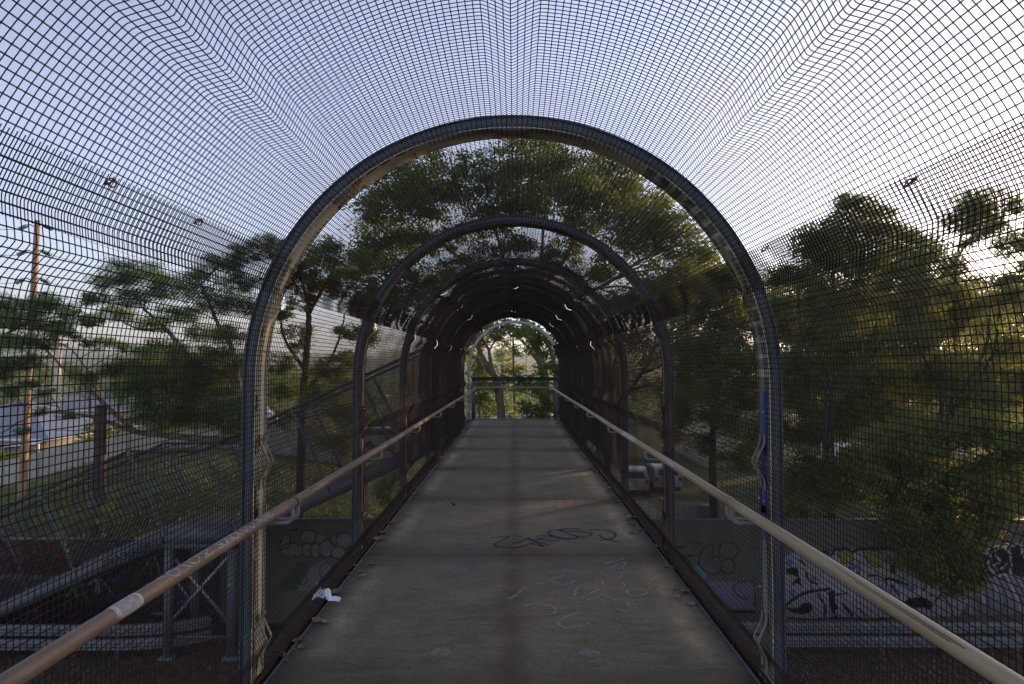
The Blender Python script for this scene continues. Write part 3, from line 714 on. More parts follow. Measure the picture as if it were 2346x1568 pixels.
# ------------------------------------------------------------------ graffiti wall behind the bridge end
WY = 20.9
class Canvas:
    def __init__(s, x0, x1, z0, z1, res, base):
        s.x = np.arange(x0, x1+1e-6, res); s.z = np.linspace(z0, z1, int((z1-z0)/res)+1)
        s.X, s.Z = np.meshgrid(s.x, s.z, indexing='ij'); s.C = np.empty(s.X.shape+(3,)); s.C[:] = base
        n = rng.normal(0, 1, s.X.shape)
        for _ in range(3): n = (n+np.roll(n, 1, 1)+np.roll(n, -1, 1))/3
        s.C *= (1+.1*n)[..., None]
    def stroke(s, pts, w, col, k=6):
        P = smooth_path([(p[0], 0, p[1]) for p in pts], k)[:, [0, 2]]
        for a, b in zip(P[:-1], P[1:]):
            lo = np.minimum(a, b)-w; hi = np.maximum(a, b)+w
            i0, i1 = np.searchsorted(s.x, [lo[0], hi[0]]); j0, j1 = np.searchsorted(s.z, [lo[1], hi[1]])
            if i1 <= i0 or j1 <= j0: continue
            X = s.X[i0:i1, j0:j1]; Z = s.Z[i0:i1, j0:j1]; d = b-a; L = d@d+1e-9
            t = np.clip(((X-a[0])*d[0]+(Z-a[1])*d[1])/L, 0, 1)
            s.C[i0:i1, j0:j1][np.hypot(X-a[0]-t*d[0], Z-a[1]-t*d[1]) < w/2] = col
    def fill(s, pts, col):
        P = np.array(pts); i0, i1 = np.searchsorted(s.x, [P[:, 0].min(), P[:, 0].max()]); X = s.X[i0:i1]; Z = s.Z[i0:i1]
        ins = np.zeros(X.shape, bool); n = len(P)
        for i in range(n):
            (xa, za), (xb, zb) = P[i], P[(i+1) % n]
            if za == zb: continue
            ins ^= ((za > Z) != (zb > Z)) & (X < (xb-xa)*(Z-za)/(zb-za)+xa)
        s.C[i0:i1][ins] = np.array(col)*(1+.06*rng.normal(size=(ins.sum(), 1)))
    def dab(s, c, r, col):
        s.C[np.hypot(s.X-c[0], s.Z-c[1]) < r] = col
    def ring(s, c, rx, rz, w, col, a0=0, a1=360, fill=None):
        t = np.radians(np.linspace(a0, a1, 26)); P = [(c[0]+rx*math.cos(q), c[1]+rz*math.sin(q)) for q in t]
        if fill is not None: s.fill(P, fill)
        s.stroke(P, w, col, 2)
def paint_mat(name):
    m = bpy.data.materials.new(name); m.use_nodes = True; N = m.node_tree.nodes; b = N['Principled BSDF']; b.inputs['Roughness'].default_value = .8
    b.inputs['Specular IOR Level'].default_value = .25
    a = N.new('ShaderNodeAttribute'); a.attribute_name = 'paint'; m.node_tree.links.new(a.outputs['Color'], b.inputs['Base Color']); return m
M['wallpaint'] = paint_mat('painted_ribbed_wall')
def wall_from_canvas(cv, name, label, rib=.085, dep=.03):
    root = empty(name, (float(cv.x.mean()), WY, GZ), label, 'wall')
    n = len(cv.z); ph = (cv.X % rib)/rib; Yv = WY - dep*np.clip(1.6-np.abs(ph-.5)*5.2, 0, 1)
    V = np.stack([cv.X, Yv, cv.Z], -1).reshape(-1, 3)
    i, j = np.meshgrid(np.arange(len(cv.x)-1), np.arange(n-1), indexing='ij')
    q = np.stack([i*n+j, (i+1)*n+j, (i+1)*n+j+1, i*n+j+1], -1).reshape(-1, 4)
    o = MB().add(V, q).build('painted_face', M['wallpaint'], root)
    ca = o.data.color_attributes.new('paint', 'FLOAT_COLOR', 'POINT')
    c4 = np.concatenate([np.clip(cv.C.reshape(-1, 3), 0, 1), np.ones((len(V), 1))], 1).astype(np.float32); ca.data.foreach_set('color', c4.ravel())
    x0, x1, z1 = float(cv.x[0]), float(cv.x[-1]), float(cv.z[-1])
    MB().box(x0, x1, WY+.006, WY+.16, GZ-.3, z1-.004).build('backing', M['brick_grey'], root)
    MB().box(x0, x1, WY-.04, WY+.17, z1, z1+.05).build('capping', M['galv_dark'], root)
    return root
BLK, WHT, GRY = (.008, .008, .01), (.235, .232, .235), (.095, .088, .075)
wpt = lambda u, v: (lambda p: (p.x, p.z))(at(u, v, WY))
# right-hand stretch
cv = Canvas(-8.9, 26, GZ, -3.12, .0283, GRY)
c = lambda x, y: wpt(1746.8+x*.2554, 1174+y*.2554)
cs = lambda L: [c(*p) for p in L]
px = .2554/S*WY/F
cv.fill(cs([(120,430),(330,330),(480,360),(640,340),(780,330),(1180,345),(1300,480),(1500,560),(1750,640),(1900,700),(1760,930),(120,945)]), WHT)
for b_ in [[(340,330),(440,340),(460,370),(390,385),(340,350)], [(690,330),(790,345),(805,430),(760,455),(710,440),(680,370)], [(900,330),(1060,360),(1070,470),(1030,490),(960,460),(910,380)]]:
    cv.fill(cs(b_), (.2, .215, .04)); cv.stroke(cs(b_+[b_[0]]), 10*px, BLK)
for (x, y) in [(240,450),(470,400),(570,380),(810,480),(455,600),(265,720),(880,650),(1050,680),(1150,690),(1340,680),(1120,420),(1500,560)]:
    for a in range(5): cv.dab(c(x+18*math.cos(a*1.26), y+20*math.sin(a*1.26)), 15*px, (.06, .115, .28))
for st, w in [([(330,330),(420,325),(480,370),(560,350),(620,380),(640,340),(720,320),(800,350),(870,330),(1000,320),(1180,340),(1210,380)], 14), ([(200,840),(300,760),(420,710),(600,685)], 18),
              ([(490,730),(550,820),(555,935)], 12), ([(720,820),(800,920)], 18), ([(860,440),(860,560)], 9), ([(770,490),(830,580),(940,640),(940,710)], 12), ([(950,570),(1020,560),(1090,600),(1110,640),(1080,710)], 9),
              ([(1110,590),(1200,610),(1300,650)], 16), ([(1160,650),(1220,740)], 12), ([(660,500),(690,560)], 14), ([(390,545),(420,610),(490,640)], 14), ([(620,880),(660,930)], 12), ([(870,860),(920,930)], 10), ([(650,740),(760,720)], 10),
              ([(1500,740),(1620,750),(1710,900)], 9), ([(230,1020),(330,1015),(500,1025)], 12), ([(600,1030),(780,1000),(940,1020)], 12)]:
    cv.stroke(cs(st), w*1.5*px, BLK)
for f_ in [[(205,500),(310,490),(330,580),(360,670),(300,630),(240,670),(310,580),(210,545)], [(200,850),(300,860),(380,805),(440,815),(455,860),(420,900),(340,915),(250,890)],
           [(580,710),(640,690),(650,800),(680,850),(640,890),(610,890),(600,800)], [(1140,420),(1190,420),(1200,540),(1140,545)],
           [(1020,740),(1080,770),(1170,790),(1230,840),(1300,770),(1400,760),(1480,770),(1530,840),(1500,870),(1430,850),(1330,860),(1240,880),(1130,820)]]:
    cv.fill(cs(f_), BLK)
cv.fill(cs([(1830,700),(1920,620),(2346,590),(2700,600),(2700,925),(1850,910)]), (.14, .145, .165))
cv.fill(cs([(1930,370),(2040,380),(2030,310),(2120,290),(2220,360),(2240,285),(2310,285),(2346,360),(2650,350),(2650,590),(2200,570),(2000,600),(1900,680),(1880,560),(1950,470)]), BLK)
for st, w in [([(1960,365),(2040,380),(2020,480),(2080,540)], 22), ([(2010,330),(2130,300),(2220,380),(2225,540)], 20), ([(2090,385),(2130,440),(2060,480),(2120,510),(2190,460)], 18), ([(1920,625),(2060,590),(2190,555),(2346,610)], 26),
              ([(2195,570),(2280,760),(2330,910)], 20), ([(2080,600),(2120,720)], 22), ([(1920,640),(1990,800)], 20), ([(1860,700),(1860,900)], 14), ([(2240,300),(2310,290),(2346,400),(2440,480)], 20), ([(2400,350),(2500,420),(2480,560)], 22)]:
    cv.stroke(cs(st), w*px, (.27, .28, .31))
for st in [[(2000,650),(2040,900)], [(2150,640),(2170,800),(2150,900)], [(2260,650),(2340,820)], [(1920,750),(1950,900)]]: cv.stroke(cs(st), 18*px, (.07, .07, .08))
for st in [[(1560,620),(1600,720),(1540,800)], [(1650,640),(1600,700),(1680,760)], [(1700,520),(1760,600),(1720,680)], [(1420,520),(1480,600),(1440,700)], [(1600,500),(1650,560)], [(230,940),(420,960),(700,945),(1000,960),(1300,930)], [(520,400),(560,460),(540,540)], [(700,480),(740,600),(800,640)], [(330,420),(380,470)]]: cv.stroke(cs(st), 14*px, BLK)
for i_ in range(40):
    x_, y_ = random.uniform(220, 1600), random.uniform(450, 930); cv.stroke(cs([(x_, y_), (x_+random.uniform(-3, 3), y_+random.uniform(20, 90))]), random.uniform(2, 4)*px, random.choice([BLK, (.12, .12, .13), (.2, .2, .22)]))
cv.fill(cs([(1650,760),(1740,740),(1750,860),(1690,860)]), (.28, .2, .22))
# outlined bubble letters seen between the first two arches on the right
c = lambda x, y: wpt(1145.5+x*.2696, 1145.5+y*.2696); cs = lambda L: [c(*p) for p in L]; px = .2696/S*WY/F
cv.fill(cs([(1480,640),(1580,590),(1680,560),(1760,640),(1730,720),(1640,800),(1540,740)]), (.06, .2, .23))
cv.fill(cs([(1560,740),(1700,700),(1830,690),(2150,700),(2180,760),(2170,930),(1700,930)]), (.13, .12, .165))
cv.fill(cs([(1560,720),(1700,690),(1720,800),(1640,810)]), (.07, .2, .25))
cv.dab(c(1860, 860), 34*px, (.05, .1, .4)); cv.dab(c(1750, 900), 24*px, (.06, .12, .35))
for st, w in [([(1455,395),(1560,400),(1600,370),(1660,360),(1720,400),(1700,455),(1620,475),(1560,470),(1610,520),(1590,580),(1520,610),(1500,600),(1520,520)], 10), ([(1700,460),(1690,540),(1740,600),(1800,630),(1860,610),(1885,550),(1860,490),(1820,480),(1790,510)], 10),
              ([(1740,395),(1810,380),(1800,450),(1770,480)], 8), ([(1720,935),(1850,925),(1950,945),(2150,950)], 22), ([(2000,720),(1980,760),(2030,820),(2100,840)], 9), ([(2020,700),(2140,690),(2165,760),(2160,900)], 10), ([(1640,760),(1700,800),(1740,890)], 9)]:
    cv.stroke(cs(st), w*px, BLK)
cv.ring(c(1940, 430), 82*px, 72*px, 10*px, BLK, 150, -200); cv.ring(c(1935, 560), 58*px, 66*px, 10*px, BLK, 100, -230)
# dark bubble letters seen under the left rail
c = lambda x, y: wpt((1040+x*.2551)/1.746, (2080+y*.2551)/1.746); cs = lambda L: [c(*p) for p in L]; px = .2551/1.746/S*WY/F
x0, x1 = wpt(600, 1200)[0], wpt(880, 1200)[0]
cv.fill([(x0, GZ), (x1, GZ), (x1, -3.1), (x0, -3.1)], (.11, .105, .09))
cv.fill(cs([(230,1100),(600,640),(760,680),(600,1100)]), (.05, .085, .04))
cv.fill(cs([(580,1100),(800,760),(1000,640),(1130,700),(1150,800),(1230,860),(1240,960),(1150,1100)]), (.17, .17, .175))
DK = (.018, .018, .02); FL = (.17, .17, .165)
for cx, cy, rx, rz in [(400,330,75,95),(760,260,130,105),(950,300,80,90),(1200,300,90,90),(1320,320,130,120),(740,470,90,110),(870,480,80,120),(1040,450,110,130),(1230,510,110,100),(500,480,170,120),(1420,620,110,110)]:
    cv.ring(c(cx, cy), rx*px, rz*px, 18*px, DK, fill=FL)
for cx, cy, rx, rz in [(660,930,75,80),(1130,960,110,110),(1040,800,110,120)]: cv.ring(c(cx, cy), rx*px, rz*px, 14*px, DK)
for st in [[(270,470),(420,440),(490,350)], [(340,620),(420,560),(560,570)], [(960,560),(1010,600)], [(1100,560),(1200,600),(1330,600)], [(1300,620),(1380,730),(1450,730)], [(440,160),(600,150)]]: cv.stroke(cs(st), 22*px, DK)
wall_from_canvas(cv, 'graffiti_wall', 'tall ribbed roadside wall under the deck end with white, yellow and black graffiti')
# left-hand lower stretch
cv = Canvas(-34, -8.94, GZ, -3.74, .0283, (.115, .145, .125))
c = lambda x, y: wpt(x*.1680, 1179.8+y*.1680); cs = lambda L: [c(*p) for p in L]; px = .1680/S*WY/F
cv.fill(cs([(-700,870),(900,870),(1000,1600),(-700,1600)]), (.085, .085, .1))
for _ in range(70):
    x, y = random.uniform(-300, 950), random.uniform(900, 1400); cv.stroke(cs([(x, y), (x+random.uniform(10, 60), y-random.uniform(20, 90)), (x+random.uniform(20, 90), y-random.uniform(-20, 60))]), random.uniform(6, 22)*px, random.choice([(.12, .12, .16), (.06, .06, .08), (.14, .145, .18), (.05, .06, .065), (.08, .07, .1)]))
cv.fill([(-16.5, GZ), (-8.95, GZ), (-8.95, -3.4), (-9.3, -3.4)], (.028, .03, .033))  # shade below the stair flight, painted into the wall as a near-black fill
for _ in range(46):
    x, y = random.uniform(-15, -9.2), random.uniform(GZ, -4.1)
    if y < GZ+(x+16)*.42: cv.stroke([(x, y), (x+random.uniform(.1, .4), y+random.uniform(-.2, .4)), (x+random.uniform(.2, .6), y+random.uniform(-.3, .3))], random.uniform(.03, .1), random.choice([(.12, .02, .02), (.04, .08, .25), (.2, .2, .22), (.012, .012, .012), (.06, .07, .08)]))
cv.fill(cs([(-600,800),(940,800),(940,880),(-600,880)]), (.17, .2, .185))
cv.fill(cs([(-200,300),(60,290),(900,300),(930,560),(1110,640),(1110,800),(1000,880),(800,830),(-200,790)]), (.2, .018, .01))
rg = np.random.default_rng(3)
for cx, cy, rx, ry in [(150,420,100,120),(370,420,100,120),(580,430,90,110),(800,430,110,110),(60,640,60,100),(190,580,60,60),(220,700,90,90),(400,690,110,110),(600,690,110,100),(790,690,100,100),(1020,740,80,110),(470,570,90,60),(680,580,80,60),(900,640,70,70),(-60,430,110,120),(-120,640,110,110)]:
    cv.ring(c(cx, cy), rx*px, ry*px, 12*px, (.26, .03, .015), fill=(.012, .012, .012))
    for _ in range(3):
        a = rg.uniform(0, 6.28); cv.stroke([c(cx+rx*.7*math.cos(a), cy+ry*.7*math.sin(a)), c(cx+rx*.3*math.cos(a+2), cy+ry*.3*math.sin(a+2))], 5*px, (.05, .04, .01))
for st in [[(1060,640),(1130,590),(1230,575),(1300,620),(1310,800)], [(1120,700),(1210,690),(1290,720)]]: cv.stroke(cs(st), 14*px, (.3, .08, .1))
cv.fill(cs([(1120,640),(1230,600),(1290,640),(1290,830),(1120,840)]), (.17, .15, .19)); cv.stroke(cs([(1150,800),(1180,730),(1210,830),(1240,740)]), 10*px, (.2, .12, .35))
for st in [[(1080,370),(1140,360),(1100,480),(1180,520)], [(1130,380),(1240,390),(1190,470),(1250,560)], [(1270,420),(1300,540),(1360,480)], [(1380,360),(1400,480),(1420,380),(1480,520)], [(1500,350),(1490,440),(1560,420)], [(1600,440),(1700,410),(1750,470),(1640,500)], [(1720,380),(1850,410),(1950,400)], [(1420,550),(1600,545)], [(1440,600),(1550,580)], [(1680,540),(1780,570)], [(1880,340),(1970,460)], [(1100,500),(1180,450),(1340,470)]]:
    cv.stroke(cs(st), 11*px, (.02, .03, .03))
cv.stroke(cs([(90,260),(920,275),(930,420)]), 30*px, (.18, .2, .22), 2)
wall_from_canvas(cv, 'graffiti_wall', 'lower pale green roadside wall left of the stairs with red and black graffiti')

# ------------------------------------------------------------------ guardrails
def wbeam(path, zc, h=.31):
    pr = [(-.04, -.5), (.0, -.42), (.0, -.3), (-.08, -.16), (-.08, -.1), (0, -.02), (0, .02), (-.08, .1), (-.08, .16), (0, .3), (0, .42), (-.04, .5)]
    P = np.array(path); mb = MB(); T = np.gradient(P, axis=0); T /= np.linalg.norm(T, axis=1)[:, None]
    n = len(pr); V = []
    for p, t in zip(P, T):
        nx, ny = t[1], -t[0]
        for a, b in pr: V.append((p[0]+nx*-a, p[1]+ny*-a, zc+b*h))
    m = len(P); q = [(i*n+j, (i+1)*n+j, (i+1)*n+j+1, i*n+j+1) for i in range(m-1) for j in range(n-1)]
    return mb.add(V, q)
def guardrail(path, posts, label):
    root = empty('guardrail', (path[0][0], path[0][1], GZ), label, 'guardrail', 'roadside guardrails')
    for zc in (GZ+.80, GZ+.42):
        wbeam(path, zc).build('rail_beam', M['guard'], root)
    for (x, y) in posts:
        MB().box(x-.05, x+.05, y+.03, y+.13, GZ-.3, GZ+.92).build('post', M['galv_dark'], root)
    return root
p1 = [(x, 18.3) for x in np.linspace(-26, -10.8, 14)] + [(-10.8+2.6*math.sin(t), 18.3+1.1*(1-math.cos(t))) for t in np.linspace(.15, 1.2, 7)]
guardrail(p1, [(-22, 18.3), (-18, 18.3), (-14.4, 18.3), (-10.6, 18.35)], 'double steel guardrail with curved end below the stairs')
p2 = [(x, 18.6) for x in np.linspace(1.5, 28, 20)]
guardrail(p2, [(2.6, 18.6), (6.3, 18.6), (9.9, 18.6), (13.5, 18.6), (17.5, 18.6), (21, 18.6)], 'double steel guardrail in front of the white graffiti wall')

# ------------------------------------------------------------------ stairs on the left of the far end
st = empty('staircase', (-7.5, 18.3, GZ), 'grey steel staircase with mesh screens descending left from the far end of the bridge', 'staircase')
YF, YB = 18.3, 20.15
Z1 = -2.78; XT, XL0, XL1 = -1.4, -7.45, -9.35
sl_ = (0-Z1)/(XT-XL0); XB = XL1-(Z1-GZ)/sl_
for yy in (YF, YB):
    mb = MB()
    for (xa, za), (xb, zb) in (((XT, -.05), (XL0, Z1-.05)), ((XL0+.02, Z1-.05), (XL1-.02, Z1-.05)), ((XL1, Z1-.05), (XB, GZ))):
        mb.bar((xa, yy, za-.13), (xb, yy, zb-.13), .05, .33)
    mb.build('stringer', M['stringer'], st)
for (xa, za, xb, zb) in ((XT, 0, XL0, Z1), (XL1, Z1, XB, GZ)):
    n = int(abs(za-zb)/.17)
    for i in range(n):
        t = (i+.5)/n; x = xa+(xb-xa)*t; z = za+(zb-za)*t
        MB().box(x-.16, x+.16, YF+.03, YB-.03, z-.06, z-.01).build('tread', M['galv_dark'], st)
MB().box(XL1, XL0, YF+.03, YB-.03, Z1-.1, Z1-.02).build('landing', M['galv_dark'], st)
HS = 2.3
def off(x, z, h, sl=True):       # screens stand square to each flight
    n = np.array([-math.sin(math.atan(sl_)), math.cos(math.atan(sl_))]) if sl else np.array([0, 1.0])
    return x+n[0]*h, z+n[1]*h
for yy, nm in ((YF, 0), (YB, 1)):
    A = off(XT, 0, HS); B = off(XL0, Z1, HS); C = off(XL1, Z1, HS); D = off(XB, GZ, HS)
    MB().bar((A[0], yy, A[1]), (B[0], yy, B[1]), .05, .08).bar((B[0]-.001, yy, B[1]), (C[0], yy, B[1]), .05, .08).bar((C[0], yy, C[1]), (D[0]-.5, yy, D[1]-.22), .05, .08).build('top_rail', M['dark_steel'], st)
    mb = MB()
    for (xa, za, xb, zb, sl) in ((XT, 0, XL0, Z1, True), (XL1, Z1, XB, GZ, True)):
        L = math.hypot(xb-xa, zb-za); n = int(L/.05)
        for i in range(n+1):
            t = i/n; x, z = xa+(xb-xa)*t, za+(zb-za)*t; p = off(x, z, .12, sl); q = off(x, z, HS, sl)
            mb.bar((p[0], yy, p[1]), (q[0], yy, q[1]), .006, .006, up=(0, 1, 0))
        for hgt in np.arange(.15, HS, .05):
            p = off(xa, za, hgt, sl); q = off(xb, zb, hgt, sl); mb.bar((p[0], yy+.012, p[1]), (q[0], yy+.012, q[1]), .006, .006)
    for x in np.arange(XL1+.05, XL0, .05): mb.bar((x-.9, yy, Z1+HS-.2), (x, yy, Z1+.1), .006, .006, up=(0, 1, 0))
    mb.build('mesh_screen', M['dark_steel'], st)
    for x, z in ((-3.2, None), (-5.0, None), (XL0+.05, Z1), (XL1, Z1), (-11.7, None), (-14.2, None)):
        if z is None: z = sl_*(x-XT) if x > XL0 else Z1+sl_*(x-XL1)
        p = off(x, z, -.1); q = off(x, z, HS)
        m_ = ((p[0]+q[0])/2+.06, (p[1]+q[1])/2)
        MB().tube(smooth_path([(p[0], yy-.05, p[1]), (m_[0], yy-.05, m_[1]), (q[0], yy-.05, q[1])], 5), .045, 8).build('screen_post', M['galv_dark'], st, smooth=True)
# braced support frame under the landing
mb_c = [(-9.25, YF+.15), (-7.55, YF+.15), (-9.25, YB-.15), (-7.55, YB-.15)]
for x, y in mb_c: MB().box(x-.1, x+.1, y-.1, y+.1, GZ, Z1-.35).build('support_column', M['stringer'], st)
MB().box(-9.35, -7.45, YF+.02, YF+.28, Z1-.5, Z1-.36).build('support_beam', M['stringer'], st)
MB().bar((-9.1, YF+.1, GZ+1.05), (-7.65, YF+.1, GZ+2.7), .06, .07).build('cross_brace', M['galv'], st)
MB().bar((-9.1, YF+.17, GZ+2.6), (-7.65, YF+.17, GZ+.95), .06, .07).build('cross_brace', M['galv'], st)
MB().bar((-9.15, YF+.15, GZ+.55), (-7.6, YF+.15, GZ+.55), .05, .08).build('cross_brace', M['galv_dark'], st)
for x, y in mb_c[:2]: MB().box(x-.2, x+.2, y-.2, y+.2, GZ-.05, GZ+.06).build('foot_plate', M['galv_dark'], st)
mb = MB()
def sp(i, a, b):
    x = -10.9+i*.22; z = Z1+sl_*(x-XL1)-.3; return np.array([x+.16*a, YF-.028, z+.2*b+.07*a])
stroke_letters('ROOSEK', sp, .02, mb, .03)
g = mb.build('spray_lettering', M['marker'], st)

# ------------------------------------------------------------------ plants
def leaf_cloud(name, C, size, aspect, mt, parent, droop=.4, flat=.35, tint=None):
    n = len(C); rg = np.random.default_rng(n)
    d = rg.normal(size=(n, 3)); d[:, 2] = d[:, 2]*.6-droop; d /= np.linalg.norm(d, axis=1)[:, None]
    u = rg.normal(size=(n, 3)); u[:, 2] += flat*3
    s_ = np.cross(d, u); s_ /= np.linalg.norm(s_, axis=1)[:, None]+1e-9
    L = size*rg.uniform(.65, 1.3, n)[:, None]; W = L*aspect*.5
    nn = np.cross(s_, d)
    V = np.stack([C, C+d*L*.45+s_*W+nn*W*.25, C+d*L, C+d*L*.45-s_*W+nn*W*.25], 1).reshape(-1, 3)
    q = np.arange(n*4).reshape(n, 4)
    t = tint if tint is not None else rg.beta(2, 2.6, n)
    return MB().add(V, q).build(name, mt, parent, face_att=t)
LAIK = 1.9
def spread(cl, lai, size, aspect, cfac=9, flat=.75, sig=.28):
    """leaf positions for clumps [(centre, radius)], lumpy with gaps"""
    out = []; tw = []; tint = []
    for (c0, r) in cl:
        r = r*1.22
        N = int(LAIK*lai*math.pi*r*r/(size*size*aspect*.55)); k = max(9, int(cfac*2.6*max(r, .4)**1.5))
        d = rng.normal(size=(k, 3)); d /= np.linalg.norm(d, axis=1)[:, None]
        rad = r*rng.uniform(.05, 1.0, k)**.45
        sub = np.array(c0)+d*rad[:, None]*np.array([1, 1, flat])
        wgt = rng.uniform(.3, 1.7, k); idx = rng.choice(k, N, p=wgt/wgt.sum()); g_ = rng.normal(size=(N, 3))*(sig*.95*r*rng.uniform(.6, 1.3, k)[idx])[:, None]*np.array([1, 1, .6])
        out.append(sub[idx]+g_); tw += [(c0, x) for x in sub[::2]]
        tint.append(np.clip(rng.beta(2, 2.6, N)*.6 + rng.random(k)[idx]*.4, 0, 1))
    return np.concatenate(out), tw, np.concatenate(tint)
def tree(name, label, group, cat, base, trunks, clumps, Yd, lai, size, aspect, leafm, barkm, dspread=1.0, droop=.4, flat=.35, cfac=9, limb=.05, sig=.28, twig=True, zflat=.75):
    root = empty(name, base, label, cat, group)
    cl = []
    for cc in clumps:
        u, v, r = cc[:3]; rw = r/S/F*Yd; Yc = Yd+random.uniform(-1, 1)*max(rw, .6)*dspread
        cl.append((at(u, v, Yc), rw*Yc/Yd))
    C, tw, ti = spread(cl, lai, size, aspect, cfac, zflat, sig)
    nodes = []; mb = MB()
    for pts, r0, r1 in trunks:
        P = smooth_path(pts, 7); w = np.linspace(0, 1, len(P)); P = P+.02*rng.normal(size=P.shape)*np.minimum(w, 1)[:, None]
        mb.tube(P, r0+(r1-r0)*w**.8, 9); nodes += [(p, r0+(r1-r0)*x) for p, x in zip(P[2:], w[2:])]
    NP = np.array([n_[0] for n_ in nodes]); NR = np.array([n_[1] for n_ in nodes])
    for (c0, r) in cl:
        c_ = np.array(c0); d = np.linalg.norm(NP-c_, axis=1)+np.where(NP[:, 2] > c_[2], 1.5*(NP[:, 2]-c_[2]), 0)
        i = int(np.argmin(d)); p0 = NP[i]; mid = (p0+c_)/2+np.array([0, 0, .12*np.linalg.norm(c_-p0)])+rng.normal(size=3)*.12*r
        rr = min(NR[i]*.7, limb*(.6+.3*np.linalg.norm(c_-p0)))
        mb.tube(smooth_path([p0, mid, c_], 6), np.linspace(rr, rr*.35, 13), 6, cap=False)
    if twig:
        for a, b in tw:
            a = np.array(a); mid = (a+b)/2+rng.normal(size=3)*.08; mb.tube(np.array([a, mid, b]), np.array([.016, .011, .005])*max(limb/.05, .5), 4, cap=False)
    mb.build('trunk', barkm, root, smooth=True)
    leaf_cloud('crown', C, size, aspect, leafm, root, droop, flat, ti)
    return root
G = lambda x, y: float(gz(x, y))
def A(L, Y): return [tuple(at(u, v, Y)) for u, v in L]

# central fig beyond the bridge end
Yf = 31
b0 = (at(1246, 960, Yf).x, Yf, G(1, Yf))
tree('fig_tree', 'tall spreading fig filling the view through the near arch', 'trees beyond the bridge', 'tree', b0,
     [([b0, tuple(at(1250, 940, Yf)), tuple(at(1240, 830, Yf)), tuple(at(1185, 700, Yf))], .26, .17), ([tuple(at(1185, 700, Yf)), tuple(at(1090, 620, Yf)), tuple(at(960, 520, Yf-1))], .13, .035),
      ([tuple(at(1185, 700, Yf)), tuple(at(1150, 580, Yf)), tuple(at(1130, 470, Yf+1)), tuple(at(1180, 400, Yf))], .12, .03), ([tuple(at(1190, 710, Yf)), tuple(at(1290, 600, Yf)), tuple(at(1330, 500, Yf-1)), tuple(at(1380, 430, Yf))], .13, .03),
      ([tuple(at(1190, 720, Yf)), tuple(at(1370, 660, Yf)), tuple(at(1480, 590, Yf)), tuple(at(1570, 560, Yf))], .12, .03), ([tuple(at(1180, 720, Yf)), tuple(at(1010, 680, Yf)), tuple(at(900, 610, Yf))], .1, .03), ([tuple(at(1240, 640, Yf)), tuple(at(1245, 520, Yf)), tuple(at(1260, 400, Yf))], .09, .03)],
     [(u_, v_, r_*.95) for u_, v_, r_ in [(930,420,75),(885,470,62),(985,395,55),(995,460,62),(1050,430,40),(1085,380,42),(1120,440,60),(1165,375,48),(1215,350,58),(1275,365,55),(1250,430,70),(1320,420,60),(1395,405,62),(1440,440,62),(1360,475,62),(1480,480,58),(1530,520,56),(1580,560,50),(1615,600,48),(1500,560,60),(1430,540,52),
      (875,545,62),(845,590,45),(910,610,52),(940,540,52),(1010,550,45),(1080,520,42),(1150,500,45),(1200,470,52),(1310,520,46),(1560,640,52),(1630,650,42),(1500,640,46),(870,660,42),(960,650,36),(1100,590,40),(1190,560,40),(1290,580,44),(1390,610,44),(1040,620,38),(1160,620,34),(1240,610,36),(1000,640,40),(1330,640,40),(1090,650,34),(1210,655,34),(1440,690,46),(920,690,44),(1380,700,40),(980,700,36),(1530,700,44),(860,710,40)]],
     Yf, 2.1, .16, .5, M['leaf_fig'], M['bark_grey'], dspread=1.6, droop=.3, limb=.045, sig=.24)
# forked tree just past the barrier
Y2 = 24.5
b1 = (at(1150, 960, Y2).x, Y2, G(0, Y2))
fork = at(1137, 868, Y2)
tree('forked_tree', 'grey forked tree leaning left just beyond the end barrier', 'trees beyond the bridge', 'tree', b1,
     [([b1, at(1150, 1000, Y2), at(1143, 905, Y2), fork], .17, .13), ([fork, at(1112, 830, Y2), at(1094, 795, Y2), at(1075, 760, Y2), at(1050, 700, Y2)], .115, .05), ([fork, at(1105, 838, Y2), at(1082, 815, Y2), at(1050, 800, Y2)], .07, .03),
      ([at(1130, 855, Y2), at(1124, 830, Y2), at(1119, 800, Y2), at(1104, 775, Y2), at(1096, 758, Y2)], .085, .03), ([at(1120, 805, Y2), at(1135, 780, Y2), at(1155, 762, Y2)], .04, .02)],
     [(1100,752,20),(1125,760,22),(1150,775,15),(1108,790,16),(1090,775,14),(1075,800,16),(1060,760,24),(1085,850,20),(1180,800,14),(1095,835,18),(1110,880,20),(1090,890,20),(1135,760,18),(1165,750,16),(1100,920,18)], Y2, 1.2, .11, .3, M['leaf_lime'], M['bark'], limb=.02, droop=.2)
# dark glossy tree on the right of the end opening
b2 = (at(1275, 960, 25).x, 25, G(1.5, 25))
tree('broadleaf_tree', 'dark glossy broadleaf tree hanging over the right of the end opening', 'trees beyond the bridge', 'tree', b2,
     [([b2, at(1275, 930, 25), at(1272, 850, 25), at(1255, 790, 25), at(1215, 755, 25)], .16, .04), ([at(1272, 850, 25), at(1235, 830, 25), at(1205, 790, 25), at(1170, 765, 25)], .07, .02)],
     [(1215,752,26),(1245,765,30),(1185,748,22),(1160,742,20),(1262,800,26),(1235,800,22),(1130,738,18),(1265,840,24),(1245,850,20),(1215,872,22),(1245,885,24),(1170,862,16),(1190,875,18),(1150,872,14),(1235,920,28),(1210,935,24),(1255,935,26),(1115,885,16),(1200,960,24),(1245,965,28),(1280,760,24),(1290,840,24),(1100,905,14)],
     25, 1.35, .14, .55, M['leaf_fig'], M['bark'], limb=.02, dspread=1.2)
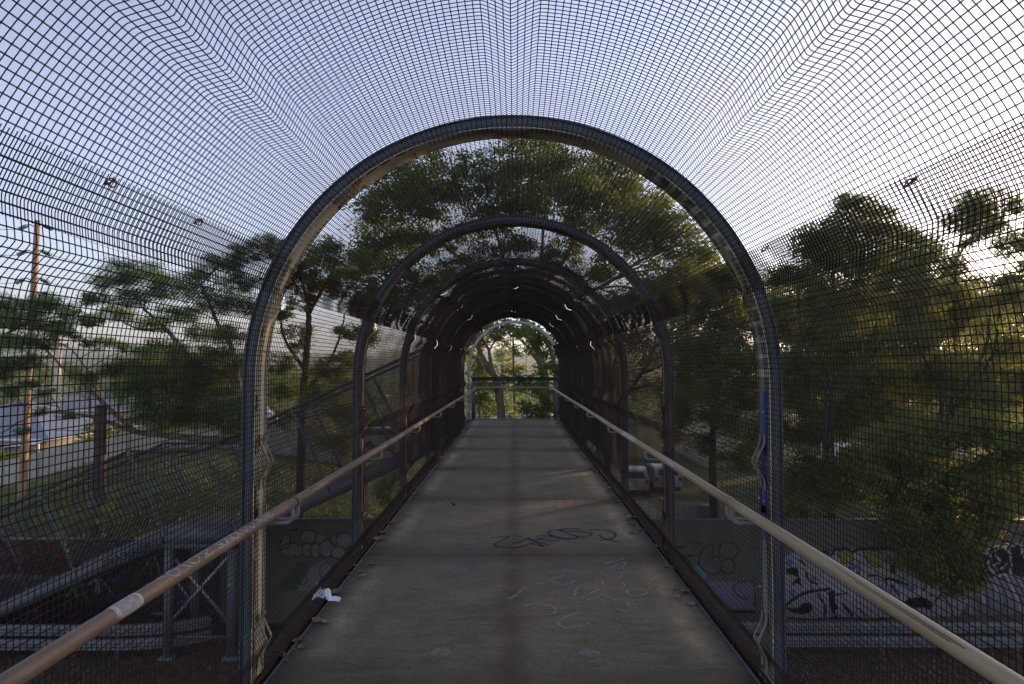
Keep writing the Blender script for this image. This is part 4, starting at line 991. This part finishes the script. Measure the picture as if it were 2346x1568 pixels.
# sunlit shrubs and hazy trees further on
for i, (cl, Yd, lf, lb) in enumerate([([(1095,790,20),(1088,830,22),(1115,770,18),(1100,860,20),(1150,880,20),(1180,895,18)], 33, 'leaf_lime', 'bright green leafy sapling left of the forked tree'), ([(1175,770,14),(1195,765,16),(1160,785,12),(1220,790,14)], 38, 'leaf_lime', 'light green treetop in the upper middle of the end opening'), ([(1150,835,22),(1110,840,18),(1180,850,20),(1200,845,16)], 42, 'leaf_lime', 'sunlit lime green shrub seen through the end opening'),
                                     ([(1150,800,14),(1172,805,12),(1140,815,14)], 70, 'leaf_lime', 'rounded pale tree in the middle of the end opening'),
                                     ([(1205,798,12),(1220,805,12),(1190,810,12),(1232,812,12)], 120, 'leaf_fine', 'distant hazy tree beyond the end opening'),
                                     ([(1110,940,20),(1160,930,16),(1180,950,16),(1130,915,16),(1090,935,14)], 36, 'leaf_lime', 'low sunlit bush behind the end barrier mesh')]):
    c0 = at(cl[0][0], cl[0][1], Yd); bb = (c0.x, Yd, G(c0.x, Yd))
    tree('shrub', lb, 'plants beyond the bridge', 'shrub', bb, [([bb, (bb[0]+.1, Yd, (bb[2]+c0.z)/2), tuple(c0)], .12, .05)], cl, Yd, 1.1, .0045*Yd, .5, M[lf], M['bark'], twig=False, limb=.03)

# left: wide acacia behind the stairs
Y5 = 27.5
b5 = (at(600, 1010, Y5).x, Y5, G(-11, Y5)); cr = at(560, 1010, Y5)
z5 = lambda x, y, Y=Y5: at(x*.2441, 744.6+y*.2441, Y)
tree('acacia_tree', 'wide low acacia with feathery leaves spreading left over the stairs', 'trees left of the bridge', 'tree', b5,
     [([b5, (b5[0]-.1, Y5, -4), tuple(cr)], .34, .27), ([cr, z5(1900, 1070), z5(1500, 1030), z5(1270, 1000), z5(1000, 905), z5(880, 865), z5(580, 820), z5(300, 850), z5(0, 1020)], .17, .03),
      ([cr, z5(2250, 700), z5(2150, 480), z5(1850, 380), z5(1650, 150), z5(1560, 40), z5(1350, -150)], .2, .05), ([z5(1270, 1000), z5(1000, 760), z5(880, 640), z5(720, 500), z5(560, 370), z5(380, 170), z5(200, 60)], .11, .025),
      ([z5(880, 600), z5(850, 480), z5(760, 340), z5(640, 210), z5(440, 140)], .055, .02), ([cr, z5(2200, 300), z5(2050, 0), z5(1900, -350), z5(1750, -500)], .14, .03), ([z5(1560, 40), z5(1250, 20), z5(1000, -150)], .06, .02), ([z5(900, 870), z5(800, 980), z5(500, 990)], .04, .012), ([z5(580, 820), z5(450, 650), z5(250, 600)], .035, .012)],
     [(290,620,42),(250,650,40),(345,630,42),(400,660,45),(320,680,42),(455,640,42),(510,600,42),(560,580,38),(480,690,48),(545,650,45),(410,720,42),(560,700,45),(600,560,34),(350,740,36),(270,720,36),(230,690,36),
      (480,760,42),(540,770,42),(400,800,36),(440,830,40),(340,850,48),(395,870,55),(450,890,52),(505,860,48),(540,900,40),(330,910,40),(400,930,48),(460,950,48),(300,840,44),(350,890,46),(380,850,46),(430,880,48),(480,900,46),(420,960,44),(370,930,44),(330,950,36),(520,930,44),(450,830,42),(500,810,42),(350,800,36),(270,850,30),(540,980,36),(510,960,40),(380,970,36),(545,830,36),(300,880,34),(320,800,30),(250,790,28),(185,860,30)],
     Y5, 1.7, .10, .28, M['leaf_fine'], M['bark_grey'], dspread=2.0, droop=.1, flat=.9, cfac=12, limb=.022, sig=.22, zflat=.5)
# darker feathery tree at far left
Y6 = 22.8
b6 = (at(-160, 900, Y6).x, Y6, G(-17, Y6))
tree('acacia_tree', 'dense feathery tree with green tufts in front of the utility pole', 'trees left of the bridge', 'tree', b6,
     [([b6, (b6[0], Y6, -3), at(-120, 850, Y6)], .22, .15), ([at(-120, 850, Y6), at(-20, 790, Y6), at(60, 740, Y6), at(170, 720, Y6)], .09, .025), ([at(-120, 850, Y6), at(0, 850, Y6), at(80, 840, Y6)], .07, .02), ([at(-130, 880, Y6), at(-20, 930, Y6), at(60, 925, Y6), at(130, 930, Y6)], .06, .015)],
     [(40,700,34),(85,690,36),(130,700,36),(20,730,40),(75,735,42),(130,740,38),(180,725,32),(215,735,26),(150,770,28),(30,780,36),(90,780,36),(195,780,22),(15,840,34),(60,830,30),(20,890,26),(70,880,20),(110,900,18),(-30,700,50),(-40,780,50),(-30,860,44),(150,950,18),(90,945,16),(55,985,16)],
     Y6, 1.8, .10, .3, M['leaf_fine'], M['bark'], dspread=1.6, droop=.1, flat=.9, cfac=12, limb=.018, sig=.22, zflat=.5)
# tree framed between the first two arches on the left
Y7 = 29.5
b7 = (at(690, 960, Y7).x, Y7, G(-7, Y7))
tree('gum_tree', 'upright dark trunked tree framed between the first two left posts', 'trees left of the bridge', 'tree', b7,
     [([b7, at(692, 960, Y7), at(700, 840, Y7), at(706, 760, Y7), at(708, 690, Y7)], .2, .11), ([at(708, 700, Y7), at(690, 640, Y7), at(680, 590, Y7)], .1, .03), ([at(706, 720, Y7), at(740, 660, Y7), at(770, 600, Y7)], .11, .03), ([at(700, 850, Y7), at(650, 770, Y7), at(640, 680, Y7)], .09, .03), ([at(697, 900, Y7), at(760, 820, Y7), at(790, 720, Y7)], .09, .03)],
     [(690,600,38),(735,575,40),(780,600,40),(810,640,36),(660,640,36),(720,640,36),(765,660,34),(640,580,32),(690,690,26),(820,700,30),(650,720,24),(840,770,30),(790,760,24),(640,830,28),(690,800,22),(760,850,36),(800,830,34),(650,900,30),(720,900,30),(770,930,40),(800,960,36),(650,960,28),(740,1000,36),(790,1010,34),(680,760,26),(830,600,30)],
     Y7, 2.2, .12, .35, M['leaf_right'], M['bark_dark'], dspread=2.0, droop=.3, cfac=11, limb=.025, sig=.24)
Y8 = 40
for i, (cl, Yd, lf, lb) in enumerate([([(760,990,40),(800,960,36),(730,970,30)], 34, 'leaf_lime', 'sunlit yellow green bush below the stairs flight'), ([(640,890,40),(700,880,40),(760,880,40),(800,900,40)], 48, 'leaf_right', 'dark bushes beyond the upright tree on the left'),
     ([(240,985,18),(262,975,16),(225,1000,16)], 36, 'leaf_hedge', 'yellow green bush behind the cut pole stump'), ([(195,1000,16),(200,1030,22),(205,975,12)], 43, 'leaf_fig', 'dark conical shrub at the corner of the blue roofed house'),
     ([(190,1120,30),(150,1150,26),(235,1160,26),(130,1170,20)], 25.5, 'leaf_lime', 'yellow green weeds behind the lower graffiti wall'), ([(890,1120,24),(880,1140,20),(905,1100,18)], 21.8, 'leaf_lime', 'yellow green shrub beside the second left post')]):
    c0 = at(cl[0][0], cl[0][1], Yd); bb = (c0.x, Yd, min(G(c0.x, Yd), c0.z-.6))
    tree('shrub', lb, 'plants left of the bridge', 'shrub', bb, [([bb, (bb[0]+.05, Yd, (bb[2]+c0.z)/2), tuple(c0)], .06, .03)], cl, Yd, 1.2, max(.1, .0042*Yd), .5, M[lf], M['bark'], twig=False, limb=.02, zflat=.9)

for i, (u0, v0, Yd, r0) in enumerate([(18,838,70,20),(60,850,95,16),(110,842,66,18),(165,838,105,15),(205,868,64,20),(255,842,120,14),(290,850,72,22),(330,838,64,26),(375,842,85,22),(420,850,70,24),(470,845,110,16),(520,850,74,22),(30,880,57,16),(270,885,66,18),(620,850,90,24),(660,865,70,22),(740,850,80,26),(800,850,95,24)]):
    c0 = at(u0, v0, Yd); bb = (c0.x, Yd, min(G(c0.x, Yd), c0.z-1))
    tree('suburban_tree', 'round green tree among the house roofs beyond the left bank', 'trees among the roofs on the left', 'tree', bb, [([bb, (bb[0]+.1, Yd, (bb[2]+c0.z)/2), tuple(c0)], .2, .08)],
         [(u0, v0, r0), (u0-r0*.8, v0+r0*.7, r0*.8), (u0+r0*.8, v0+r0*.6, r0*.85), (u0+r0*.1, v0+r0*1.3, r0)], Yd, 1.1, .0042*Yd, .5, M['leaf_fine' if i % 2 else 'leaf_right'], M['bark'], twig=False, limb=.03, zflat=.85)

# right: dense trees and overhanging growth
def rtree(nm, label, u0, Yd, cl, lai=2.4, leafm='leaf_right', size=.13, trunk=.2, aspect=.42, back=0, **kw):
    bx = at(u0, 1150, Yd+back).x; bb = (bx, Yd+back, G(bx, Yd+back)); top = min(c_[1] for c_ in cl)
    t1 = at(u0+10, top+140, Yd)
    B_ = Yd+back
    tree(nm, label, 'trees right of the bridge', 'tree', bb, [([bb, at(u0-8, 1050, B_), at(u0+6, 850, (Yd+B_)/2), t1], trunk, .05), ([at(u0, 900, B_), at(u0-60, 780, Yd), at(u0-70, 680, Yd)], trunk*.5, .03), ([at(u0, 950, B_), at(u0+90, 820, Yd), at(u0+110, 700, Yd)], trunk*.5, .03)],
         cl, Yd, lai, size, aspect, M[leafm], M['bark_dark'], dspread=1.3, limb=.035, **kw)
rtree('gum_tree', 'bushy dark tree next to the right leg of the near arch', 1900, 25.5,
      [(1850,560,44),(1895,525,46),(1950,540,48),(1985,500,40),(2030,530,40),(1830,620,50),(1890,600,52),(1960,610,55),(2030,600,50),(1850,690,52),(1920,690,55),(1990,690,55),(1840,770,52),(1910,770,55),(1990,780,52),(1850,850,52),(1920,850,55),(1980,860,50),(1850,920,46),(1910,920,46),(1830,985,40),(1790,640,30),(1800,730,34),(1795,830,34),(1800,920,34),(1800,990,36),(1860,1000,40),(1940,980,44),(2010,930,46),(2010,840,46),(1770,700,30),(1770,860,30),(1950,470,30)])
rtree('gum_tree', 'tall loose tree with sky gaps at the right edge', 2180, 24,
      [(2100,570,48),(2150,600,46),(2200,490,42),(2245,460,36),(2290,490,36),(2250,540,40),(2110,640,50),(2180,660,50),(2080,710,50),(2150,740,52),(2220,720,44),(2310,690,40),(2340,640,40),(2080,790,50),(2150,820,55),(2230,830,50),(2310,800,44),(2340,880,50),(2090,870,52),(2170,900,55),(2260,910,55),(2040,650,44),(2330,560,34)])
rtree('overhanging_shrub', 'leafy shrub mass hanging over the graffiti wall on the right', 2160, 20.2,
      [(2060,1010,50),(2130,1000,52),(2210,990,52),(2290,990,52),(2345,1020,50),(2010,1050,46),(2080,1080,52),(2160,1080,55),(2240,1080,55),(2320,1090,52),(2030,1120,44),(2110,1150,50),(2190,1160,55),(2270,1150,46),(2140,1220,50),(2210,1230,46),(2120,1280,40),(2170,1310,42),(2220,1290,36),(2190,1345,30),(2070,1190,36),(2250,1220,36),(2330,1150,40),(1990,1090,40),(1960,1050,38),(2060,1230,30),(2150,1270,40),(2280,1190,36),(2230,1330,26)], trunk=.1, size=.14, lai=2.6, back=1.4)
rtree('roadside_shrub', 'dark ivy covered shrub above the wall by the near right post', 1900, 22.5,
      [(1820,1060,40),(1870,1080,42),(1930,1070,42),(1985,1060,40),(1830,1120,40),(1890,1130,40),(1950,1120,40),(2000,1110,40),(1840,1180,28),(1870,1220,20),(1820,1170,26)], trunk=.08, size=.13)
rtree('gum_tree', 'leafy tree framed between the first two right posts', 1640, 27,
      [(1575,640,46),(1640,650,46),(1700,670,46),(1570,720,48),(1640,720,50),(1710,740,44),(1560,800,48),(1630,800,50),(1700,820,50),(1570,870,48),(1640,880,50),(1710,900,46),(1580,950,42),(1650,960,40),(1715,980,40),(1600,1010,30),(1690,1040,36),(1550,930,36),(1540,1000,24)])
rtree('gum_tree', 'big shaded tree further back on the right skyline', 2050, 40,
      [(1790,680,50),(1870,690,50),(1960,680,50),(2060,690,50),(2160,680,50),(2260,690,50),(2340,690,50),(2340,780,70),(2340,880,70),(1830,740,70),(1930,730,70),(2040,740,70),(2150,730,70),(2260,740,70),(1850,850,70),(1960,860,70),(2080,860,70),(2200,860,70),(2310,860,70),(1780,900,60),(1900,960,60),(2020,970,60),(2150,980,60),(2280,980,60)], lai=2.3, size=.22, trunk=.35)
rtree('gum_tree', 'shaded tree behind the mesh on the right of the dark tunnel', 1400, 36, [(1450,700,50),(1520,680,50),(1590,680,50),(1480,780,60),(1560,790,60),(1650,780,55),(1720,720,50),(1460,860,55),(1550,890,55),(1640,900,55),(1730,850,50),(1420,780,40)], lai=1.4, size=.2, trunk=.3)
# the same row of trees carries on out of the picture to the right and shades the bridge
for u0, Yd, cl in ((2560, 23, [(2430,520,70),(2520,470,75),(2620,440,75),(2460,620,75),(2560,580,80),(2660,540,80),(2440,740,75),(2540,700,80),(2650,660,80),(2470,860,75),(2580,820,80),(2670,780,75),(2450,980,70),(2570,940,75)]),
                   (2860, 22, [(2740,430,80),(2830,380,80),(2930,400,80),(2760,540,85),(2860,500,85),(2960,510,80),(2740,660,85),(2850,630,85),(2960,640,80),(2760,790,85),(2870,760,85),(2960,770,80),(2800,900,80),(2910,890,80)]),
                   (3240, 21, [(3060,400,90),(3170,360,90),(3290,380,90),(3400,420,90),(3080,530,90),(3200,500,95),(3330,520,90),(3440,560,85),(3090,670,90),(3220,650,95),(3350,670,90),(3120,810,90),(3260,800,90),(3380,810,90)])):
    rtree('gum_tree', 'tree of the roadside row standing out of the picture to the right', u0, Yd, cl, lai=1.1, size=.2, trunk=.3)
# leaf litter under the guardrails
n = 9000; X = np.concatenate([rng.uniform(0, 24, n), rng.uniform(-24, 0, n//2)]); Y = rng.uniform(13, 20.6, len(X))
o = leaf_cloud('leaf_litter', np.stack([X, Y, np.full(len(X), GZ+.03)], -1), .11, .5, leaf_mat('litter_leaf', (.045, .028, .02), (.2, .12, .085), (.1, .06, .03), .1), None, 0, 2.0)
tag(o, 'brown fallen leaves carpeting the verge under the guardrails', 'leaf litter', kind='stuff')
# grass on the bank beyond the wall
n = 16000; X = rng.uniform(-32, -4, n); Y = rng.uniform(22, 46, n)
o = leaf_cloud('grass', np.stack([X, Y, gz(X, Y)], -1), .22, .22, M['leaf_fine'], None, -1.2, .1)
tag(o, 'rough green grass on the bank behind the left wall', 'grass', kind='stuff')
# far-off woods on the left and ahead
cl = []
for i in range(420):
    Y = random.uniform(90, 1000); X = Y*random.uniform(-.9, .35); cl.append(((X, Y, G(X, Y)+1.5+Y/260), random.uniform(2, 4)*(1+Y/500)))
C, _, ti = spread(cl, .9, 1.1, .6, 4)
o = leaf_cloud('far_woods', C, 1.1, .6, M['leaf_fine'], None, 0, .5, ti); tag(o, 'far-off suburban woodland across the valley', 'woodland', kind='stuff')

# ------------------------------------------------------------------ utility poles and wires
YP = 33
tp, bp = at(86, 505, YP), at(48, 1180, YP); bp = Vector((bp.x, bp.y, min(bp.z, G(bp.x, YP))))
up = empty('utility_pole', bp, 'tall timber utility pole with green insulators at the far left', 'utility pole', 'utility poles')
P = np.linspace(bp, tp, 8); MB().tube(P, np.linspace(.185, .13, 8), 12).build('pole', M['timber'], up, smooth=True)
for v_, z_ in ((519, 0), (578, 0), (642, 0)):
    c = at(83-(v_-505)*.055, v_, YP)
    for sx in (-1, 1):
        MB().tube(smooth_path([(c.x+sx*.1, c.y-.02, c.z), (c.x+sx*.3, c.y-.02, c.z+.1), (c.x+sx*.42, c.y-.02, c.z+.04)], 4), .03, 6).build('bracket', M['timber'], up)
        mb = MB()
        for j in range(4): mb.tube([(c.x+sx*(.44+.1*j), c.y-.02, c.z+.03-.045*j), (c.x+sx*(.49+.1*j), c.y-.02, c.z+.01-.045*j)], .1, 10)
        mb.build('insulator', M['insul'], up, smooth=True)
ca = at(70, 817, YP)
MB().bar((ca.x-.65, ca.y-.22, ca.z), (ca.x+1.35, ca.y-.22, ca.z), .09, .11).build('crossarm', M['timber'], up)
for sx in (-1, 1): MB().bar((ca.x+sx*.5, ca.y-.2, ca.z-.05), (ca.x+sx*.02, ca.y-.16, ca.z-.75), .03, .05).build('arm_brace', M['timber'], up)
YQ = 62; tq = at(134, 775, YQ)
uq = empty('utility_pole', (tq.x, YQ, G(tq.x, YQ)), 'thin grey pole with a small crossarm standing among the far roofs', 'utility pole', 'utility poles')
MB().tube([(tq.x, YQ, G(tq.x, YQ)), (tq.x, YQ, tq.z)], np.array([.3, .26]), 10).build('pole', M['cream_wall'], uq, smooth=True)
MB().bar((tq.x-1.2, YQ-.3, tq.z-.6), (tq.x+1.2, YQ-.3, tq.z-.6), .12, .15).build('crossarm', M['timber'], uq)
for i, v_ in enumerate((519, 578, 642)):
    c = at(83-(v_-505)*.055, v_, YP)
    for sx, tgt in ((1, Vector((c.x+6, 110, c.z-1.5+i*-.2))), (-1, Vector((c.x-40, 20, c.z)))):
        a = Vector((c.x+sx*.85, c.y, c.z-.14)); t = np.linspace(0, 1, 20)
        Pp = np.array([tuple(a.lerp(tgt, float(q))) for q in t]); Pp[:, 2] -= 1.4*4*t*(1-t)*.5
        o = MB().tube(Pp, .012, 4).build('power_line', M['dark_steel']); tag(o, 'thin power line running %s from the %s insulators of the timber pole' % ('away' if sx > 0 else 'left', ('top', 'middle', 'lower')[i]), 'power line', 'power lines')
# cut-off pole stump behind the stairs
YS_ = 26; sp0, sp1 = at(231, 928, YS_), at(226, 1225, YS_)
o = MB().tube(np.linspace((sp1.x, YS_, G(sp1.x, YS_)-.2), (sp0.x, YS_, sp0.z), 6), np.linspace(.225, .2, 6), 12).build('pole_stump', M['timber_dark'], smooth=True)
tag(o, 'thick dark cut-off timber pole behind the stair rail', 'pole')
o = MB().tube([(at(1655, 1180, 33).x, 33, G(5, 33)), (at(1655, 1100, 33).x, 33, at(1655, 1085, 33).z)], .09, 8).build('timber_post', M['timber'], smooth=True); tag(o, 'short sunlit timber post beyond the right wall', 'post')

# ------------------------------------------------------------------ houses
def hip_roof(mb, x0, x1, y0, y1, ze, zr, over=.45):
    x0 -= over; x1 += over; y0 -= over; y1 += over; w = (y1-y0)/2
    if (x1-x0) >= (y1-y0): r0, r1 = (x0+w, (y0+y1)/2, zr), (x1-w, (y0+y1)/2, zr)
    else:
        w = (x1-x0)/2; r0, r1 = ((x0+x1)/2, y0+w, zr), ((x0+x1)/2, y1-w, zr)
    V = [(x0, y0, ze), (x1, y0, ze), (x1, y1, ze), (x0, y1, ze), r0, r1]
    if (x1-x0) >= (y1-y0): mb.add(V, [(0, 1, 5, 4), (2, 3, 4, 5)]); mb.poly([V[1], V[2], V[5]]); mb.poly([V[3], V[0], V[4]])
    else: mb.add(V, [(1, 2, 5, 4), (3, 0, 4, 5)]); mb.poly([V[0], V[1], V[4]]); mb.poly([V[2], V[3], V[5]])
    mb.poly([V[3], V[2], V[1], V[0]])
def house(label, x0, x1, y0, y1, ze, zr, wallm, roofm, base=None, windows=(), group='houses left of the bridge'):
    gb = base if base is not None else min(G(x0, y0), G(x1, y0))-.2
    root = empty('house', ((x0+x1)/2, (y0+y1)/2, gb), label, 'house', group)
    MB().box(x0, x1, y0, y1, gb, ze-.01).build('wall', wallm, root)
    mb = MB(); hip_roof(mb, x0, x1, y0, y1, ze, zr); mb.build('roof', roofm, root)
    MB().box(x0-.5, x1+.5, y0-.52, y0-.46, ze-.16, ze+.0).box(x1+.46, x1+.52, y0-.46, y1+.5, ze-.16, ze).build('fascia', M['white'], root)
    for (a, b, c_, d, fc) in windows:
        if fc == 'front':
            f = MB().box(a-.06, b+.06, y0-.05, y0-.003, c_-.06, d+.06).build('window', M['white'], root)
            MB().box(a, b, y0-.07, y0-.052, c_, d).build('pane', M['glass_dark'], f)
        else:
            f = MB().box(x1+.003, x1+.05, a-.06, b+.06, c_-.06, d+.06).build('window', M['white'], root)
            MB().box(x1+.052, x1+.07, a, b, c_, d).build('pane', M['glass_dark'], f)
    return root
h = house('cream house with blue metal hip roof behind the sheet fence', -46, -34.2, 50, 61, -3.78, -1.35, M['cream_wall'], M['roof_blue'],
          windows=[(-38.5, -36.9, -5.2, -4.25, 'front'), (53.2, 54.6, -5.1, -4.3, 'side'), (57, 58.5, -5.1, -4.3, 'side')])
MB().box(-36.4, -34.6, 49.0, 49.95, -6.6, -4.3).build('porch_wall', M['brick_grey'], h)
MB().add([(-36.7, 48.8, -4.25), (-34.0, 48.8, -4.0), (-34.0, 49.98, -3.9), (-36.7, 49.98, -4.15)], [(0, 1, 2, 3)]).add([(-36.7, 48.8, -4.33), (-34.0, 48.8, -4.08), (-34.0, 48.8, -4.0), (-36.7, 48.8, -4.25)], [(0, 1, 2, 3)]).build('porch_roof', M['white'], h)
MB().box(-36.68, -36.56, 48.85, 48.97, -6.6, -4.3).box(-34.14, -34.02, 48.85, 48.97, -6.6, -4.07).build('porch_post', M['white'], h)
house('house with pale grey roof just behind the blue roofed house', -49, -38, 68, 78, -2.9, -1.0, M['cream_wall'], M['roof_light'])
house('house with olive tiled hip roof past the pale roof', -53, -44.5, 80, 92, -1.6, .45, M['cream_wall'], M['roof_olive'])
house('red tiled house half hidden behind the olive roof', -69, -60, 112, 122, -1.2, 1.2, M['cream_wall'], M['roof_red'])
house('small slate roofed house far off under the branches', -84, -76, 128, 136, -1.9, .2, M['white'], M['roof_blue'])
house('pale roofed low house behind the right wall shrubs', 20.5, 28, 41, 50, -4.0, -2.0, M['white'], M['roof_blue'], group='houses right of the bridge')
house('grey roofed house deep behind the right hand trees', 14.5, 21, 52, 62, -2.4, -.4, M['cream_wall'], M['roof_light'], group='houses right of the bridge')
house('white walled house glimpsed through the end opening', -3, 5.5, 62, 70, -4.2, -2.4, M['white'], M['roof_light'], group='houses ahead')
rg = np.random.default_rng(11)
tints = ['terracotta', 'grey', 'slate blue', 'pale']; rm = [M['roof_red'], M['roof_light'], M['roof_blue'], M['white']]
spots = []
for i in range(26):
    Y = rg.uniform(150, 420); X = Y*rg.uniform(-.82, -.22); w = rg.uniform(5, 8); z0 = G(X, Y)
    q = i % 4
    house('far %s roofed house in the valley suburb' % tints[q], X-w, X+w, Y, Y+9, z0+3, z0+5.2, M['cream_wall'] if i % 2 else M['white'], rm[q], base=z0-.5, group='%s roofed houses across the valley' % tints[q])

# fences
fp = [(at(-60, 1130, 40).x, 40), (-28.9, 38.6), (-26.5, 38), (-24, 38), (-21.5, 38), (-19, 38), (-16.5, 38.4), (-13.5, 39.5), (-10, 41)]
fr = empty('sheet_fence', (-24, 38, G(-24, 38)), 'cream ribbed sheet fence stepping up the grass bank below the house', 'fence')
for i, ((xa, ya), (xb, yb)) in enumerate(zip(fp[:-1], fp[1:])):
    za, zb = G(xa, ya), G(xb, yb); n = 30; V = []
    for j in range(n+1):
        t = j/n; x = xa+(xb-xa)*t; y = ya+(yb-ya)*t+(.03 if (j//2) % 2 else 0); zg = za+(zb-za)*t
        V += [(x, y, zg-.1), (x, y, zg+1.5)]
    MB().add(V, [(2*j, 2*j+2, 2*j+3, 2*j+1) for j in range(n)]).build('fence_panel', M['fence_cream'], fr)
    MB().box(xb-.05, xb+.05, yb-.05, yb+.05, zb-.2, zb+1.55).build('post', M['fence_cream'], fr)
pf = empty('picket_fence', (4, 33.5, GZ), 'pale picket fence between the right wall and the white car', 'fence')
mb = MB()
x0, x1 = at(1420, 1150, 33.5).x, at(1610, 1150, 33.5).x
for x in np.arange(x0-.8, x1, .15): mb.prism([(x-.04, GZ), (x+.04, GZ), (x+.04, GZ+1.12), (x, GZ+1.2), (x-.04, GZ+1.12)], 33.5, 33.53)
mb.build('pickets', M['picket'], pf)
MB().box(x0-.8, x1, 33.54, 33.59, GZ+.3, GZ+.38).box(x0-.8, x1, 33.54, 33.59, GZ+.85, GZ+.93).build('fence_rail', M['picket'], pf)
o = MB().box(at(1606, 1170, 33).x, at(1645, 1170, 33).x, 33, 33.7, GZ, at(1606, 1160, 33).z).build('utility_box', M['stringer'], bevel=.04); tag(o, 'grey green utility cabinet at the end of the picket fence', 'cabinet')
# hedge in front of the house
C, _, ti = spread([((x, 45.5+random.uniform(-.4, .4), G(x, 45.5)+.9), .85) for x in np.arange(-36, -26.5, .8)], 2.2, .16, .6, 8)
o = leaf_cloud('hedge', C, .16, .6, M['leaf_hedge'], None, .1, .4, ti); tag(o, 'sunlit yellow green hedge in front of the blue roofed house', 'hedge')

# ------------------------------------------------------------------ vehicles
def car(label, x, y, rot, van=False):
    """hatchback or van built along +X (nose) about its own origin, then turned"""
    z0 = G(x, y); root = empty('parked_van' if van else 'parked_car', (0, 0, 0), label, 'van' if van else 'car', 'parked vehicles')
    if van: side = [(-2.4,.35),(-2.4,1.2),(-2.3,1.95),(-2.1,2.05),(.9,2.05),(1.25,1.95),(1.75,1.2),(2.3,1.0),(2.4,.7),(2.4,.35)]; wg = [(-2.0,1.2),(-2.0,1.8),(1.05,1.8),(1.5,1.22)]
    else: side = [(-1.95,.3),(-2.0,.75),(-1.95,.98),(-1.6,1.4),(-1.3,1.47),(.25,1.45),(.95,1.0),(1.8,.85),(2.05,.6),(2.05,.3)]; wg = [(-1.6,1.0),(-1.4,1.36),(.2,1.36),(.75,1.0)]
    hw = .86; mb = MB(); n = len(side)
    lv = [(-hw, 1, .9), (-hw+.06, 1, 1.0), (hw-.06, 1, 1.0), (hw, 1, .9)]
    V = []
    for (yy, s_, tz) in lv:
        for (a, b) in side:
            tuck = .16*max(0, b-.95); V.append((a*(1 if abs(yy) < hw-.01 else .985), yy-np.sign(yy)*tuck, b))
    q = [(i*n+j, i*n+(j+1) % n, (i+1)*n+(j+1) % n, (i+1)*n+j) for i in range(3) for j in range(n)]
    mb.add(V, q); mb.ng = [[j for j in range(n)], [3*n+j for j in range(n)][::-1]]
    parts = [mb.build('body', M['car_white'], root, bevel=.04)]
    for sy in (-1, 1):
        V = [(a, sy*(hw-.16*max(0, b-.95)+.004), b) for a, b in wg]; parts.append(MB().poly(V if sy < 0 else V[::-1]).build('side_window', M['glass_dark'], root))
    if van: rw = [(-2.375, 1.3), (-2.315, 1.85)]
    else: rw = [(-1.93, 1.02), (-1.66, 1.35)]
    V = [(rw[0][0]-.012, -.62, rw[0][1]), (rw[0][0]-.012, .62, rw[0][1]), (rw[1][0]-.012, .55, rw[1][1]), (rw[1][0]-.012, -.55, rw[1][1])]
    parts.append(MB().add(V, [(0, 1, 2, 3)]).build('rear_window', M['glass_dark'], root))
    V = [(.3, -.6, 1.41), (.3, .6, 1.41), (.93, .68, 1.02), (.93, -.68, 1.02)] if not van else [(1.3, -.6, 1.86), (1.3, .6, 1.86), (1.74, .7, 1.24), (1.74, -.7, 1.24)]
    parts.append(MB().add(np.array(V)+np.array([.012, 0, .012]), [(0, 1, 2, 3)]).build('windscreen', M['glass_dark'], root))
    for sy in (-1, 1):
        xr = side[1][0]; parts.append(MB().box(xr-.03, xr+.06, sy*.72-.1, sy*.72+.1, .72, .95).build('tail_lamp', M['lamp_red'], root))
        for wx in (-1.25, 1.3):
            parts.append(MB().tube([(wx, sy*.7, .31), (wx, sy*.88, .31)], .31, 18).build('wheel', M['tyre'], root, smooth=True))
    root.location = (x, y, z0); root.rotation_euler = (0, 0, rot)
    for p in parts: p.matrix_parent_inverse = Matrix.Identity(4)
    return root
c1 = at(1462, 1140, 41)
car('white hatchback seen from behind past the picket fence', c1.x, 43, R(84))
c2 = at(1560, 1140, 39.5)
car('white car with red tail lamp partly hidden by the second right post', at(1514, 1140, 44).x, 44, R(92))
car('white van parked by the trees left of the stairs landing', at(525, 970, 44).x, 46, R(10), True)
car('white car under the trees seen between the left posts', at(885, 965, 50).x, 50, R(15))

# ------------------------------------------------------------------ evening haze
hm = bpy.data.materials.new('haze_air'); hm.use_nodes = True; hn = hm.node_tree; hn.nodes.remove(hn.nodes['Principled BSDF'])
pv = hn.nodes.new('ShaderNodeVolumePrincipled'); pv.inputs['Color'].default_value = (.93, .92, .9, 1); pv.inputs['Density'].default_value = HAZE; pv.inputs['Anisotropy'].default_value = .75
hn.links.new(pv.outputs[0], hn.nodes['Material Output'].inputs['Volume'])
hz = MB().box(-1600, 1600, -100, 1600, -25, 48).build('haze', hm); tag(hz, 'thin warm evening haze in the air', 'haze', kind='stuff')
